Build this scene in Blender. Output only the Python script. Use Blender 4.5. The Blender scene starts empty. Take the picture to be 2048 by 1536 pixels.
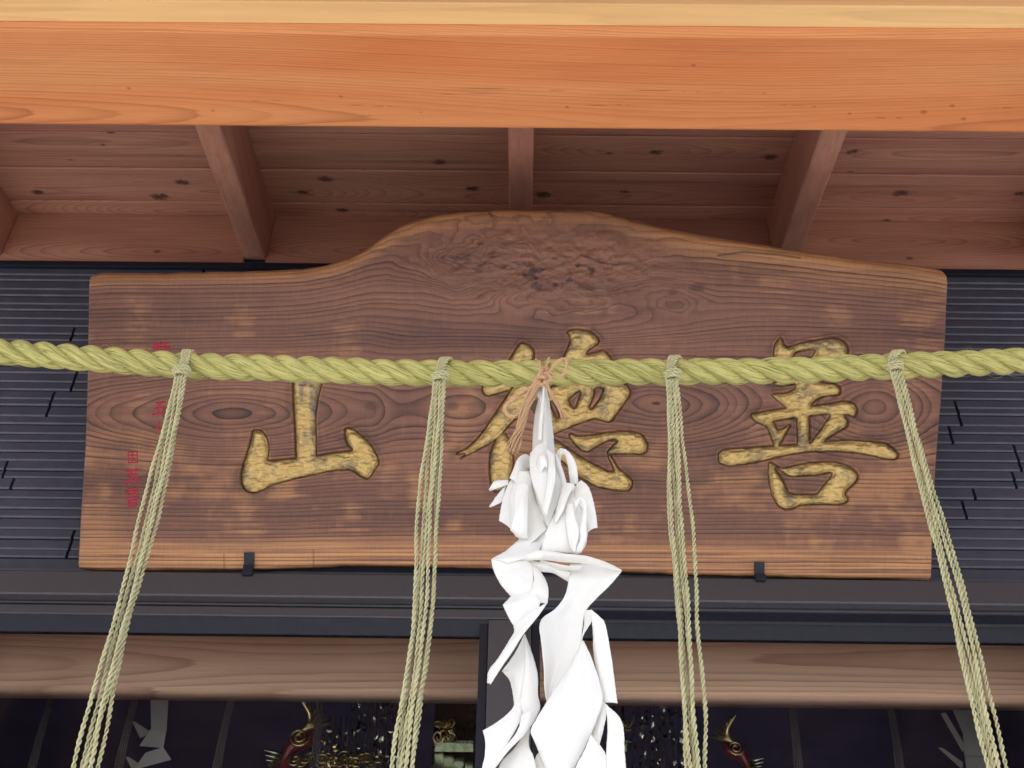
import bpy, math, random
import numpy as np
from mathutils import Matrix, Vector
random.seed(4); RN = np.random.RandomState(11)
SC = bpy.context.scene; COL = SC.collection

# ------------------------------------------------------------------ camera
F = 2400.0                                   # focal length in pixels of a 2048 px wide frame
TH, PSI, RHO = math.radians(40.9), math.radians(.65), math.radians(1.0)
FW = np.array([-math.sin(PSI)*math.cos(TH), math.cos(PSI)*math.cos(TH), math.sin(TH)])
R0 = np.array([math.cos(PSI), math.sin(PSI), 0.]); U0 = np.cross(R0, FW)
CR = R0*math.cos(RHO)+U0*math.sin(RHO); CU = U0*math.cos(RHO)-R0*math.sin(RHO)
CC = np.array([0, 0, 1.6])
cam = bpy.data.cameras.new('camera'); co = bpy.data.objects.new('camera', cam); COL.objects.link(co)
cam.sensor_width = 36; cam.lens = 36*F/2048; cam.clip_start = .05; cam.clip_end = 2000
m = Matrix.Identity(4)
for i in range(3):
    m[i][0] = CR[i]; m[i][1] = CU[i]; m[i][2] = -FW[i]; m[i][3] = CC[i]
co.matrix_world = m; SC.camera = co
# ------------------------------------------------------------------ world, sun, exposure
SUN_EL, SUN_ROT = math.radians(46), math.radians(200)    # rotation clockwise from +Y; the sun is behind the visitor, high
w = bpy.data.worlds.new('World'); SC.world = w; w.use_nodes = True
wn = w.node_tree; bg = wn.nodes['Background']; sky = wn.nodes.new('ShaderNodeTexSky')
sky.sky_type = 'NISHITA'; sky.sun_disc = False; sky.sun_elevation = SUN_EL; sky.sun_rotation = SUN_ROT
sky.dust_density = 2.0
wn.links.new(sky.outputs[0], bg.inputs[0]); bg.inputs[1].default_value = .15
sl = bpy.data.lights.new('sun', 'SUN'); sl.energy = 4.0; sl.angle = math.radians(.5); sl.color = (1, .965, .92)
so = bpy.data.objects.new('sun', sl); COL.objects.link(so)
sd = Vector((math.sin(SUN_ROT)*math.cos(SUN_EL), math.cos(SUN_ROT)*math.cos(SUN_EL), math.sin(SUN_EL)))
so.rotation_euler = sd.to_track_quat('Z', 'Y').to_euler(); so.location = (0, -6, 9)
SC.view_settings.view_transform = 'Standard'; SC.view_settings.look = 'None'
SC.view_settings.gamma = 1; SC.view_settings.use_curve_mapping = False
SC.view_settings.exposure = 1.24
SC.render.engine = 'CYCLES'; SC.cycles.max_bounces = 10; SC.cycles.diffuse_bounces = 6; SC.cycles.transparent_max_bounces = 12

# ------------------------------------------------------------------ pixel of the photo -> point on a given plane
def ray(x, y):
    x = np.asarray(x, float)[..., None]; y = np.asarray(y, float)[..., None]
    return F*FW+(x-1024)*CR-(y-768)*CU
def PY(x, y, Y):
    d = ray(x, y); t = (np.asarray(Y, float)-CC[1])/d[..., 1]
    return CC+d*t[..., None]
def PP(x, y, p, n):
    d = ray(x, y); n = np.asarray(n, float)
    return CC+d*(np.dot(np.asarray(p)-CC, n)/(d@n))[..., None]
def proj(P):
    v = P-CC; z = v@FW
    return 1024+F*(v@CR)/z, 768-F*(v@CU)/z
def ZY(y, Y, x=1024): return float(PY(x, y, Y)[2])

# ------------------------------------------------------------------ mesh helpers
def put(name, me, mat, parent=None, loc=None, smooth=False):
    o = bpy.data.objects.new(name, me); COL.objects.link(o)
    if mat and not me.materials: me.materials.append(mat)
    if loc is not None: o.location = loc
    if parent: o.parent = parent
    if smooth: me.polygons.foreach_set('use_smooth', [True]*len(me.polygons))
    return o
def mesh(name, V, Fq, mat, parent=None, smooth=False, attrs=None, origin=None):
    V = np.asarray(V, np.float64).reshape(-1, 3); Fq = np.asarray(Fq, np.int32)
    if origin is None:
        origin = np.zeros(3) if parent else V.mean(0)
    if parent is not None: pass
    me = bpy.data.meshes.new(name)
    n = Fq.shape[1]
    me.vertices.add(len(V)); me.vertices.foreach_set('co', (V-origin).astype(np.float32).ravel())
    me.loops.add(Fq.size); me.loops.foreach_set('vertex_index', Fq.ravel())
    me.polygons.add(len(Fq)); me.polygons.foreach_set('loop_start', np.arange(len(Fq), dtype=np.int32)*n)
    me.polygons.foreach_set('loop_total', np.full(len(Fq), n, np.int32))
    me.update(calc_edges=True)
    for k, a in (attrs or {}).items():
        at = me.attributes.new(k, 'FLOAT', 'POINT'); at.data.foreach_set('value', np.asarray(a, np.float32).ravel())
    return put(name, me, mat, parent, loc=origin, smooth=smooth)
def poly(name, V, Fs, mat, parent=None, smooth=False):
    me = bpy.data.meshes.new(name); me.from_pydata([tuple(map(float, v)) for v in V], [], [tuple(f) for f in Fs]); me.update()
    return put(name, me, mat, parent, smooth=smooth)
def empty(name, label, cat, loc=(0, 0, 0), group=None):
    o = bpy.data.objects.new(name, None); COL.objects.link(o); o.location = loc; o.empty_display_size = .05
    return tag(o, label, cat, group)
def tag(o, label, cat, group=None):
    o['label'] = label; o['category'] = cat
    if group: o['group'] = group
    return o
def boxmesh(name, x0, x1, y0, y1, z0, z1, bev=.002):
    import bmesh
    bm = bmesh.new(); bmesh.ops.create_cube(bm, size=1)
    for v in bm.verts:
        v.co = Vector(((x0+x1)/2+v.co.x*(x1-x0), (y0+y1)/2+v.co.y*(y1-y0), (z0+z1)/2+v.co.z*(z1-z0)))
    if bev: bmesh.ops.bevel(bm, geom=bm.edges[:], offset=bev, segments=2, affect='EDGES', profile=.6)
    me = bpy.data.meshes.new(name); bm.to_mesh(me); bm.free(); return me
def box(name, x0, x1, y0, y1, z0, z1, mat, parent=None, bev=.002):
    return put(name, boxmesh(name, x0, x1, y0, y1, z0, z1, bev), mat, parent)
def prism_x(name, x0, x1, prof, mat, parent=None):       # profile of (y, z) swept along x
    n = len(prof); V = [(x0, y, z) for y, z in prof]+[(x1, y, z) for y, z in prof]
    Fs = [(i, (i+1) % n, n+(i+1) % n, n+i) for i in range(n)]+[tuple(range(n))[::-1], tuple(range(n, 2*n))]
    return poly(name, V, Fs, mat, parent)
def gridfaces(nu, nv, off=0):
    i, j = np.meshgrid(np.arange(nu-1), np.arange(nv-1), indexing='ij')
    a = (i*nv+j).ravel()+off
    return np.stack([a, a+nv, a+nv+1, a+1], 1)
def cr(P, n):                                            # Catmull-Rom resampling to n points
    P = np.asarray(P, float)
    if len(P) == 2: t = np.linspace(0, 1, n)[:, None]; return P[0]*(1-t)+P[1]*t
    Q = np.vstack([2*P[0]-P[1], P, 2*P[-1]-P[-2]])
    seg = np.linalg.norm(np.diff(P, axis=0), axis=1)+1e-9; c = np.r_[0, np.cumsum(seg)]
    s = np.linspace(0, c[-1], n); k = np.clip(np.searchsorted(c, s, 'right')-1, 0, len(P)-2)
    t = ((s-c[k])/seg[k])[:, None]; p0, p1, p2, p3 = Q[k], Q[k+1], Q[k+2], Q[k+3]
    return .5*((2*p1)+(-p0+p2)*t+(2*p0-5*p1+4*p2-p3)*t*t+(-p0+3*p1-3*p2+p3)*t**3)
def frames(P):
    T = np.gradient(P, axis=0); T /= np.linalg.norm(T, axis=1)[:, None]+1e-12
    N = np.zeros_like(T); a = np.array([0, -1., 0]) if abs(T[0][1]) < .9 else np.array([1., 0, 0])
    n = a-T[0]*(a@T[0]); n /= np.linalg.norm(n)
    for i in range(len(T)):
        n = n-T[i]*(n@T[i]); n /= np.linalg.norm(n)+1e-12; N[i] = n
    return T, N, np.cross(T, N)
def tubeVF(P, r, sides=6, off=0):
    T, N, B = frames(P); n = len(P); r = np.broadcast_to(np.asarray(r, float), (n,))
    a = np.arange(sides)*2*math.pi/sides
    V = P[:, None]+r[:, None, None]*(N[:, None]*np.cos(a)[None, :, None]+B[:, None]*np.sin(a)[None, :, None])
    i, j = np.meshgrid(np.arange(n-1), np.arange(sides), indexing='ij'); j2 = (j+1) % sides
    Fq = np.stack([i*sides+j, i*sides+j2, (i+1)*sides+j2, (i+1)*sides+j], -1).reshape(-1, 4)
    uv = np.stack([np.repeat(np.r_[0, np.cumsum(np.linalg.norm(np.diff(P, axis=0), axis=1))], sides), np.tile(a, n)], 1)
    return V.reshape(-1, 3), Fq+off, uv
def tubes(name, lines, mat, parent=None, sides=6):
    Vs, Fs, us, vs, rs = [], [], [], [], []; off = 0
    for q, (P, r) in enumerate(lines):
        V, Fq, uv = tubeVF(np.asarray(P, float), r, sides, off); Vs.append(V); Fs.append(Fq); off += len(V)
        us.append(uv[:, 0]); vs.append(uv[:, 1]); rs.append(np.full(len(V), (q*.37) % 1))
    return mesh(name, np.vstack(Vs), np.vstack(Fs), mat, parent, True,
                {'along': np.concatenate(us), 'around': np.concatenate(vs), 'rnd': np.concatenate(rs)})
def twist(P, ro, pitch, n, phase=0):                     # centre lines of n plies twisted round P
    T, N, B = frames(P); s = np.r_[0, np.cumsum(np.linalg.norm(np.diff(P, axis=0), axis=1))]
    return [P+ro*(N*np.cos(2*math.pi*(s/pitch+k/n)+phase)[:, None]+B*np.sin(2*math.pi*(s/pitch+k/n)+phase)[:, None]) for k in range(n)]

_tab = RN.rand(256, 256)
def vnoise(x, y):
    xi = np.floor(x).astype(int); yi = np.floor(y).astype(int); fx = x-xi; fy = y-yi
    fx = fx*fx*(3-2*fx); fy = fy*fy*(3-2*fy); g = lambda a, b: _tab[a & 255, b & 255]
    return (g(xi, yi)*(1-fx)+g(xi+1, yi)*fx)*(1-fy)+(g(xi, yi+1)*(1-fx)+g(xi+1, yi+1)*fx)*fy
def fbm(x, y, o=4):
    s = 0; a = .5
    for k in range(o): s = s+a*vnoise(x*2**k+17*k, y*2**k+31*k); a *= .5
    return s/(1-.5**o)-.5
def gss(x, c, s): return np.exp(-((x-c)/s)**2)
def sm(a, b, x): t = np.clip((x-a)/(b-a), 0, 1); return t*t*(3-2*t)

# ------------------------------------------------------------------ materials
class NT:
    def __init__(s, name, rough=.6, spec=.5):
        s.m = bpy.data.materials.new(name); s.m.use_nodes = True; s.t = s.m.node_tree
        s.b = s.t.nodes['Principled BSDF']; s.b.inputs['Roughness'].default_value = rough
        s.b.inputs['Specular IOR Level'].default_value = spec
        s.out = s.t.nodes['Material Output']
    def n(s, typ, **k):
        nd = s.t.nodes.new(typ)
        for a, v in k.items(): setattr(nd, a, v)
        return nd
    def link(s, a, b): s.t.links.new(a, b)
    def val(s, sock, v):
        if isinstance(v, bpy.types.NodeSocket): s.link(v, sock)
        else: sock.default_value = v
    def attr(s, name): return s.n('ShaderNodeAttribute', attribute_name=name).outputs['Fac']
    def math(s, op, a, b=None, c=None, clamp=False):
        nd = s.n('ShaderNodeMath', operation=op, use_clamp=clamp)
        for i, v in enumerate((a, b, c)):
            if v is not None: s.val(nd.inputs[i], v)
        return nd.outputs[0]
    def coord(s, scale=(1, 1, 1), src='Object'):
        tc = s.n('ShaderNodeTexCoord'); mp = s.n('ShaderNodeMapping'); s.link(tc.outputs[src], mp.inputs[0])
        mp.inputs['Scale'].default_value = scale
        inf = s.n('ShaderNodeObjectInfo'); mul = s.n('ShaderNodeVectorMath', operation='SCALE')
        comb = s.n('ShaderNodeCombineXYZ')
        for i in range(3): s.link(inf.outputs['Random'], comb.inputs[i])
        s.link(comb.outputs[0], mul.inputs[0]); mul.inputs['Scale'].default_value = 37
        add = s.n('ShaderNodeVectorMath', operation='ADD'); s.link(mp.outputs[0], add.inputs[0]); s.link(mul.outputs[0], add.inputs[1])
        return add.outputs[0]
    def noise(s, vec, scale=5, detail=4, rough=.6, dist=0):
        nd = s.n('ShaderNodeTexNoise'); s.link(vec, nd.inputs['Vector']); nd.inputs['Scale'].default_value = scale
        nd.inputs['Detail'].default_value = detail; nd.inputs['Roughness'].default_value = rough; nd.inputs['Distortion'].default_value = dist
        return nd.outputs['Fac']
    def rng(s, v, a, b, c=0., d=1.):
        nd = s.n('ShaderNodeMapRange', clamp=True); s.val(nd.inputs[0], v)
        for i, x in enumerate((a, b, c, d)): nd.inputs[i+1].default_value = x
        return nd.outputs[0]
    def mix(s, f, a, b, mode='MIX'):
        nd = s.n('ShaderNodeMix', data_type='RGBA', blend_type=mode)
        s.val(nd.inputs[0], f)
        for k, v in ((6, a), (7, b)):
            if isinstance(v, bpy.types.NodeSocket): s.link(v, nd.inputs[k])
            else: nd.inputs[k].default_value = (*v, 1)
        return nd.outputs[2]
    def color(s, c): 
        if isinstance(c, bpy.types.NodeSocket): s.link(c, s.b.inputs['Base Color'])
        else: s.b.inputs['Base Color'].default_value = (*c, 1)
    def bump(s, h, strength=.3, dist=.001):
        nd = s.n('ShaderNodeBump'); s.link(h, nd.inputs['Height']); nd.inputs['Strength'].default_value = strength
        nd.inputs['Distance'].default_value = dist; s.link(nd.outputs[0], s.b.inputs['Normal'])

def wood_attr(name, light, dark, line, tone2, rough=.6, line_w=.6, sheen=.3, bumpd=.0006, burl=None, lp=3.2, jit=.4, cross=0.):
    """wood whose rings come from a mesh attribute: g = ring count, k = knot, tone = 0..1 second colour"""
    M = NT(name, rough, sheen); g = M.attr('g'); k = M.attr('k'); tone = M.attr('tone')
    v = M.coord((3, 90, 90)); v2 = M.coord((1.2, 7, 7)); v3 = M.coord((14, 420, 420))
    fib = M.noise(v, 1, 5, .65); blot = M.noise(v2, 1.3, 4, .55); fine = M.noise(v3, 1, 3, .6)
    gj = M.math('ADD', g, M.math('MULTIPLY', M.math('SUBTRACT', fib, .5), jit))
    fr = M.math('FRACT', gj)
    late = M.math('POWER', fr, lp)                      # slow darkening, then a sharp edge
    edge = M.rng(fr, .93, 1.0, 1, 0); late = M.math('MULTIPLY', late, edge)
    idx = M.math('FLOOR', gj); wn_ = M.n('ShaderNodeTexWhiteNoise', noise_dimensions='1D'); M.link(idx, wn_.inputs['W'])
    late = M.math('MULTIPLY', late, M.rng(wn_.outputs[0], 0, 1, .45, 1.25))
    late = M.math('MULTIPLY', late, M.math('SUBTRACT', 1., M.attr('soft')))
    late = M.math('MULTIPLY', late, M.rng(blot, .3, .7, .75, 1.1))
    c = M.mix(M.rng(blot, .32, .68), light, dark)
    c = M.mix(tone, c, tone2)
    c = M.mix(M.math('MULTIPLY', late, line_w, clamp=True), c, line)
    c = M.mix(M.rng(fine, .35, .75, 0, .35), c, M.mix(.5, c, line))
    c = M.mix(M.rng(fib, .25, .5, .25, 0), c, line)
    if cross:
        cf = M.noise(M.coord((330, 26, 26)), 1, 4, .7); cg = M.noise(M.coord((70, 22, 22)), 1, 3, .6)
        c = M.mix(M.rng(cf, .45, .7, 0, cross), c, line); c = M.mix(M.rng(cg, .52, .75, 0, cross*.4), c, tone2)
    c = M.mix(k, c, (.035, .018, .014) if burl is None else burl)
    M.color(c)
    h = M.math('SUBTRACT', M.math('MULTIPLY', fine, .6), late)
    M.bump(h, .5, bumpd)
    M.link(M.rng(fine, .2, .8, rough-.08, min(1, rough+.18)), M.b.inputs['Roughness'])
    return M.m
def wood(name, a, b, line, rough=.6, ax=(2, 40, 40), strength=.6, spec=.3):
    """plain sawn timber with its grain along x of the object (swap the scales for another axis)"""
    M = NT(name, rough, spec); v = M.coord(ax); vb = M.coord(tuple(q*.12 for q in ax))
    n1 = M.noise(v, 1, 6, .65, .3); n2 = M.noise(vb, 1.5, 3, .5)
    wv = M.math('FRACT', M.math('MULTIPLY', n2, 14)); late = M.math('MULTIPLY', M.math('POWER', wv, 3), M.rng(wv, .92, 1, 1, 0))
    c = M.mix(M.rng(n2, .35, .65), a, b); c = M.mix(M.math('MULTIPLY', late, strength), c, line)
    c = M.mix(M.rng(n1, .42, .75, 0, .4), c, line); M.color(c)
    M.bump(M.math('SUBTRACT', n1, late), .35, .0008); return M.m
def plain(name, c, rough=.5, metal=0, spec=.5, var=.25, sc=30):
    M = NT(name, rough, spec); v = M.coord((sc, sc, sc)); n = M.noise(v, 1, 5, .65)
    M.color(M.mix(M.rng(n, .3, .7), c, tuple(q*(1-var) for q in c))); M.b.inputs['Metallic'].default_value = metal
    M.link(M.rng(n, .25, .75, max(.05, rough-.1), rough+.12), M.b.inputs['Roughness']); M.bump(n, .15, .0006); return M.m

M_board = wood_attr('signboard_wood', (.272, .122, .077), (.145, .062, .045), (.024, .010, .009), (.56, .28, .12), .44, 1.12, .45, .0010, None, 2.8, .3, .16)
M_beam = wood_attr('orange_cedar', (.66, .235, .082), (.585, .185, .06), (.29, .075, .026), (.66, .275, .105), .62, .6, .25, .0005)
M_ceil = wood_attr('ceiling_cedar', (.50, .235, .16), (.36, .145, .11), (.13, .05, .045), (.58, .31, .20), .65, .55, .25, .0004)
M_frieze = wood_attr('frieze_cedar', (.47, .235, .16), (.36, .16, .115), (.17, .065, .05), (.57, .31, .20), .65, .6, .25, .0004)
M_lintel = wood_attr('interior_cedar', (.82, .46, .30), (.68, .33, .22), (.34, .15, .10), (.86, .56, .38), .55, .7, .3, .0004)
M_raft = wood('rafter_cedar', (.48, .235, .155), (.38, .165, .115), (.20, .08, .06), .65, (55, 1.2, 55), .18)
M_pale = wood('pale_cypress', (.82, .52, .235), (.76, .45, .185), (.52, .28, .11), .6, (1.6, 40, 40), .35)
M_post = wood('post_cedar', (.52, .21, .08), (.45, .16, .06), (.25, .08, .03), .6, (40, 40, 2), .5)
M_tile = plain('black_glazed_tile', (.066, .076, .112), .34, 0, .6, .3, 25)
M_alu = plain('dark_bronze_aluminium', (.070, .068, .080), .42, .25, .5, .15, 60)
M_alud = plain('black_aluminium', (.009, .010, .022), .55, .0, .35, .2, 60)
M_iron = plain('black_iron', (.018, .022, .036), .5, .4, .5, .3, 80)
M_plaster = plain('white_plaster', (.62, .6, .56), .85, 0, .2, .1, 6)
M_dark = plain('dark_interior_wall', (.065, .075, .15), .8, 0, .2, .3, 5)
M_roof = plain('dark_roof_sheet', (.06, .06, .065), .5, .5, .5, .3, 4)

def gold_mat():
    M = NT('worn_gold_paint', .34, .5); v = M.coord((1, 1, 1)); e = M.attr('edge')
    n = M.noise(v, 55, 6, .7); n2 = M.noise(v, 22, 4, .6); n3 = M.noise(M.coord((30, 160, 160)), 1, 4, .6)
    c = M.mix(M.rng(n, .3, .7), (.72, .53, .21), (.55, .39, .15))
    c = M.mix(M.rng(n2, .52, .64, 0, .7), c, (.19, .165, .125))       # rubbed patches showing the grey ground
    c = M.mix(M.rng(n3, .55, .7, 0, .5), c, (.17, .12, .05))
    n4 = M.noise(M.coord((25, 70, 70)), 1, 4, .7); c = M.mix(M.rng(n4, .54, .66, 0, .6), c, (.70, .56, .27))
    c = M.mix(M.math('MULTIPLY', M.attr('worn'), M.rng(n, .3, .6, .4, 1)), c, (.19, .17, .155))
    c = M.mix(M.math('MULTIPLY', e, M.rng(n, .25, .6, 1, .75)), c, (.045, .028, .014))    # groove shade and some dirt painted dark along the outline
    M.color(c); M.b.inputs['Metallic'].default_value = .55
    M.bump(M.math('ADD', M.math('MULTIPLY', M.noise(M.coord((45, 130, 130)), 1, 5, .7), 1.3), M.noise(v, 38, 3, .5)), .9, .004); return M.m
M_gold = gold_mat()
M_red = plain('faded_red_lacquer', (.42, .03, .06), .6, 0, .3, .3, 90)

def rope_mat(name, a, b, dk, fs=1., tr=0):
    M = NT(name, .72, .25); al = M.attr('along'); ar = M.attr('around'); rd = M.attr('rnd')
    ph = M.math('MULTIPLY_ADD', al, 18*fs, ar)           # fibres lie slightly askew round the strand
    cb = M.n('ShaderNodeCombineXYZ')
    M.link(M.math('MULTIPLY', M.math('COSINE', ph), 1.), cb.inputs[0]); M.link(M.math('SINE', ph), cb.inputs[1]); M.link(M.math('MULTIPLY_ADD', al, 6*fs, M.math('MULTIPLY', rd, 40)), cb.inputs[2])
    f1 = M.noise(cb.outputs[0], 6.5, 5, .75); f2 = M.noise(cb.outputs[0], 2.2, 3, .5)
    c = M.mix(M.rng(f2, .32, .68), a, b); c = M.mix(M.rng(f1, .50, .64, 0, .85), c, dk)
    c = M.mix(M.rng(f1, .3, .42, .45, 0), c, tuple(min(1, q*1.25) for q in a))
    M.color(c); M.bump(f1, 1., .0022*(1 if fs == 1 else .4)); return M.m
M_rope = rope_mat('green_straw_rope', (.57, .53, .195), (.45, .425, .14), (.095, .095, .035))
M_cord = rope_mat('thin_straw_cord', (.68, .645, .39), (.47, .44, .24), (.12, .11, .05), 3.)
M_jute = rope_mat('jute_twine', (.80, .54, .33), (.64, .39, .21), (.26, .14, .06), 3.)

def paper_mat():
    M = NT('white_felted_paper', .8, .2); v = M.coord((1, 1, 1)); n = M.noise(v, 260, 4, .7); n2 = M.noise(v, 14, 3, .5)
    c = M.mix(M.rng(n2, .35, .65), (.90, .91, .92), (.88, .875, .85)); M.color(c); M.bump(n, .25, .0006)
    tr = M.n('ShaderNodeBsdfTranslucent'); tr.inputs[0].default_value = (.92, .90, .82, 1)
    mx = M.n('ShaderNodeMixShader'); mx.inputs[0].default_value = .34
    M.link(M.b.outputs[0], mx.inputs[1]); M.link(tr.outputs[0], mx.inputs[2]); M.link(mx.outputs[0], M.out.inputs[0]); return M.m
M_paper = paper_mat()
def glass_mat():
    M = NT('door_glass'); M.t.nodes.remove(M.b)
    t = M.n('ShaderNodeBsdfTransparent'); t.inputs[0].default_value = (.95, .96, .97, 1)
    g = M.n('ShaderNodeBsdfGlossy'); g.inputs['Roughness'].default_value = .012; fr = M.n('ShaderNodeFresnel'); fr.inputs[0].default_value = 1.22
    mx = M.n('ShaderNodeMixShader'); M.link(fr.outputs[0], mx.inputs[0]); M.link(t.outputs[0], mx.inputs[1]); M.link(g.outputs[0], mx.inputs[2]); M.link(mx.outputs[0], M.out.inputs[0]); return M.m
M_glass = glass_mat()
M_brass = plain('polished_brass', (.85, .68, .30), .3, 1, .5, .2, 40)
M_silver = plain('pale_mirror_brass', (.46, .50, .38), .22, 1, .5, .2, 20)
M_lac = plain('red_lacquer', (.14, .012, .018), .3, 0, .5, .2, 20)
def ground_mat():
    M = NT('pale_gravel', .9, .2); v = M.coord((1, 1, 1)); n = M.noise(v, 45, 5, .7); n2 = M.noise(v, .6, 4, .6)
    c = M.mix(M.rng(n, .3, .7), (.50, .49, .47), (.41, .40, .385)); c = M.mix(M.rng(n2, .4, .6, 0, .4), c, (.36, .35, .33)); M.color(c); M.bump(n, .6, .01); return M.m

# ================================================================== ground
g = 600
gr = poly('ground', [(-g, -g, 0), (g, -g, 0), (g, g, 0), (-g, g, 0)], [(0, 1, 2, 3)], ground_mat()); gr['kind'] = 'structure'
pf = box('stone_platform', -4, 4, 1.0, 6.4, 0.004, .3, plain('granite', (.50, .50, .49), .7, 0, .3, .2, 60), None, .01); pf['kind'] = 'structure'

# ================================================================== eave: rafters and planks
YW = 2.33; ZR = 4.07; ZC = 4.25; SL = .262
def zr(y): return ZR-(YW-y)*SL
def zc(y): return ZC-(YW-y)*SL
Y_EAVE = -.25
eave = empty('eave', 'broad timber eave of cedar planks and rafters above the signboard', 'eave', (0, 1.4, zc(1.4)))
def at_parent(o, p):
    o.parent = p; o.matrix_parent_inverse = Matrix.Translation(-p.location); return o
def quadsheet_attr(name, X, Yc, Z, thick, gfun, mat, parent, nrm):
    pass
KN = [(880, 325, 14), (945, 378, 13), (650, 358, 15), (605, 385, 11), (685, 420, 12), (365, 365, 14), (75, 385, 12), (205, 290, 6), (140, 321, 5), (497, 283, 6),
      (1215, 345, 12), (1540, 315, 14), (1312, 305, 12), (1085, 390, 17), (1250, 384, 8), (1705, 305, 11), (1800, 387, 16), (1773, 441, 8), (1218, 308, 7), (2040, 388, 12), (220, 266, 8), (1700, 345, 5), (320, 394, 18)]
nC = np.array([0, SL, -1.])
KW = [PP(x, y, [0, YW, ZC], nC) for x, y, r in KN]
def plank_attrs(V, yc, seed, ringw, knots):
    """rings of a flat-sawn plank lying along x; V in world space"""
    x = V[:, 0]; t = V[:, 1]
    dx = np.zeros(len(V)); k = np.zeros(len(V)); warp = np.zeros(len(V))
    for (kx, ky, kr) in knots:
        ux = (x-kx)/(kr*1.15); uy = (t-ky)/(kr*.62); r2 = ux*ux+uy*uy+1.6*fbm(x*140, t*200, 2)
        k = np.maximum(k, .85*np.clip(1.25-r2*.9, 0, 1)); k = np.maximum(k, .4*np.exp(-np.abs((x-kx)/(kr*3.2))-((t-ky-kr*.2)/(kr*.28))**2)*(.6+fbm(x*60, t*300, 2))); warp += np.sign(t-ky+1e-5)*kr*1.3*np.exp(-((x-kx)/(kr*5))**2-np.abs(t-ky)/(kr*2.2))
    k = np.maximum(k, np.clip(fbm(x*1.1+seed*2, t*55+seed, 3)*1.7-.12, 0, .38)*np.clip(.6+fbm(x*4, t*160, 2)*2, 0, 1))
    d = .05+.03*fbm(x*1.3+seed, x*0+seed, 2)*4
    yy = (t-yc)+.02*fbm(x*1.1+seed*3, x*0+seed, 3)*2-warp
    R = np.sqrt(d*d+yy*yy)
    gg = R/ringw+fbm(R*60, x*.6+seed, 2)*1.1
    return gg, k, np.clip(.5+fbm(x*1.5+seed*7, t*14+seed, 3)*2.2, 0, 1)
ys = [YW+.02, 2.255, 2.103, 1.951, 1.80, 1.65, 1.50, 1.35, 1.2, 1.05, .90, .75, .60, .45, .30, .15, 0, -.15, Y_EAVE]
for q in range(len(ys)-1):
    y1, y0 = ys[q]-.0012, ys[q+1]+.0012
    nx, ny = (900, 34) if q < 4 else (60, 4)
    xs = np.linspace(-2.2, 2.2, nx); tt = np.linspace(y0, y1, ny)
    X, T = np.meshgrid(xs, tt, indexing='ij'); e = np.minimum(T-y0, y1-T)
    lip = .0014*np.clip(1-e/.0015, 0, 1)                   # softened edge so that each joint is a groove
    Z = zc(T)+lip+((q*37) % 5)*.0006
    Vb = np.stack([X, T, Z], -1).reshape(-1, 3)
    kn = [(p[0], p[1], KN[i][2]/750.) for i, p in enumerate(KW) if y0 < p[1] < y1]
    G, K, TN = plank_attrs(Vb, (y0+y1)/2+.03*math.sin(q*2.1), q*5.3+1, .006, kn)
    top = Vb+np.array([0, 0, .018]); n = len(Vb)
    ring = np.r_[np.arange(0, nx)*ny, (nx-1)*ny+np.arange(1, ny), (np.arange(nx-2, -1, -1))*ny+ny-1, np.arange(ny-2, 0, -1)]
    side = np.stack([ring, ring+n, np.roll(ring, -1)+n, np.roll(ring, -1)], 1)
    Fq = np.vstack([gridfaces(nx, ny), gridfaces(nx, ny)[:, ::-1]+n, side])
    o = mesh('ceiling_plank', np.vstack([Vb, top]), Fq, M_ceil, None, False, {'g': np.r_[G, G], 'k': np.r_[K, K], 'tone': np.r_[TN*.7, TN*.7]}, origin=Vb.mean(0))
    at_parent(o, eave)
for rx in (-2.26, -1.505, -.755, -.009, .7335, 1.485, 2.23):
    y0, y1 = Y_EAVE, YW-.004; hw = .0305; b = .004
    V = []
    for y in (y0, y1):
        for dx, dz in ((-hw, .2), (-hw, b), (-hw+b, 0), (hw-b, 0), (hw, b), (hw, .2)):
            V.append((rx+dx, y, zr(y)+dz if dz < .1 else zc(y)-.0005))
    Fs = [(i, (i+1) % 6, 6+(i+1) % 6, 6+i) for i in range(6)]+[(5, 4, 3, 2, 1, 0), (6, 7, 8, 9, 10, 11)]
    at_parent(poly('rafter', V, Fs, M_raft), eave)
at_parent(box('fascia', -2.3, 2.3, Y_EAVE-.04, Y_EAVE-.002, zr(Y_EAVE)-.03, zc(Y_EAVE)+.08, M_raft), eave)
# roof deck over everything
prism_x('eave_roof', -3.4, 3.4, [(Y_EAVE-.1, zc(Y_EAVE-.1)+.10), (6.4, zc(6.4)+.10), (6.4, zc(6.4)+.25), (Y_EAVE-.1, zc(Y_EAVE-.1)+.2)], M_roof)
tag(bpy.data.objects['eave_roof'], 'dark sheet metal roof laid over the timber eave', 'roof')

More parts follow.
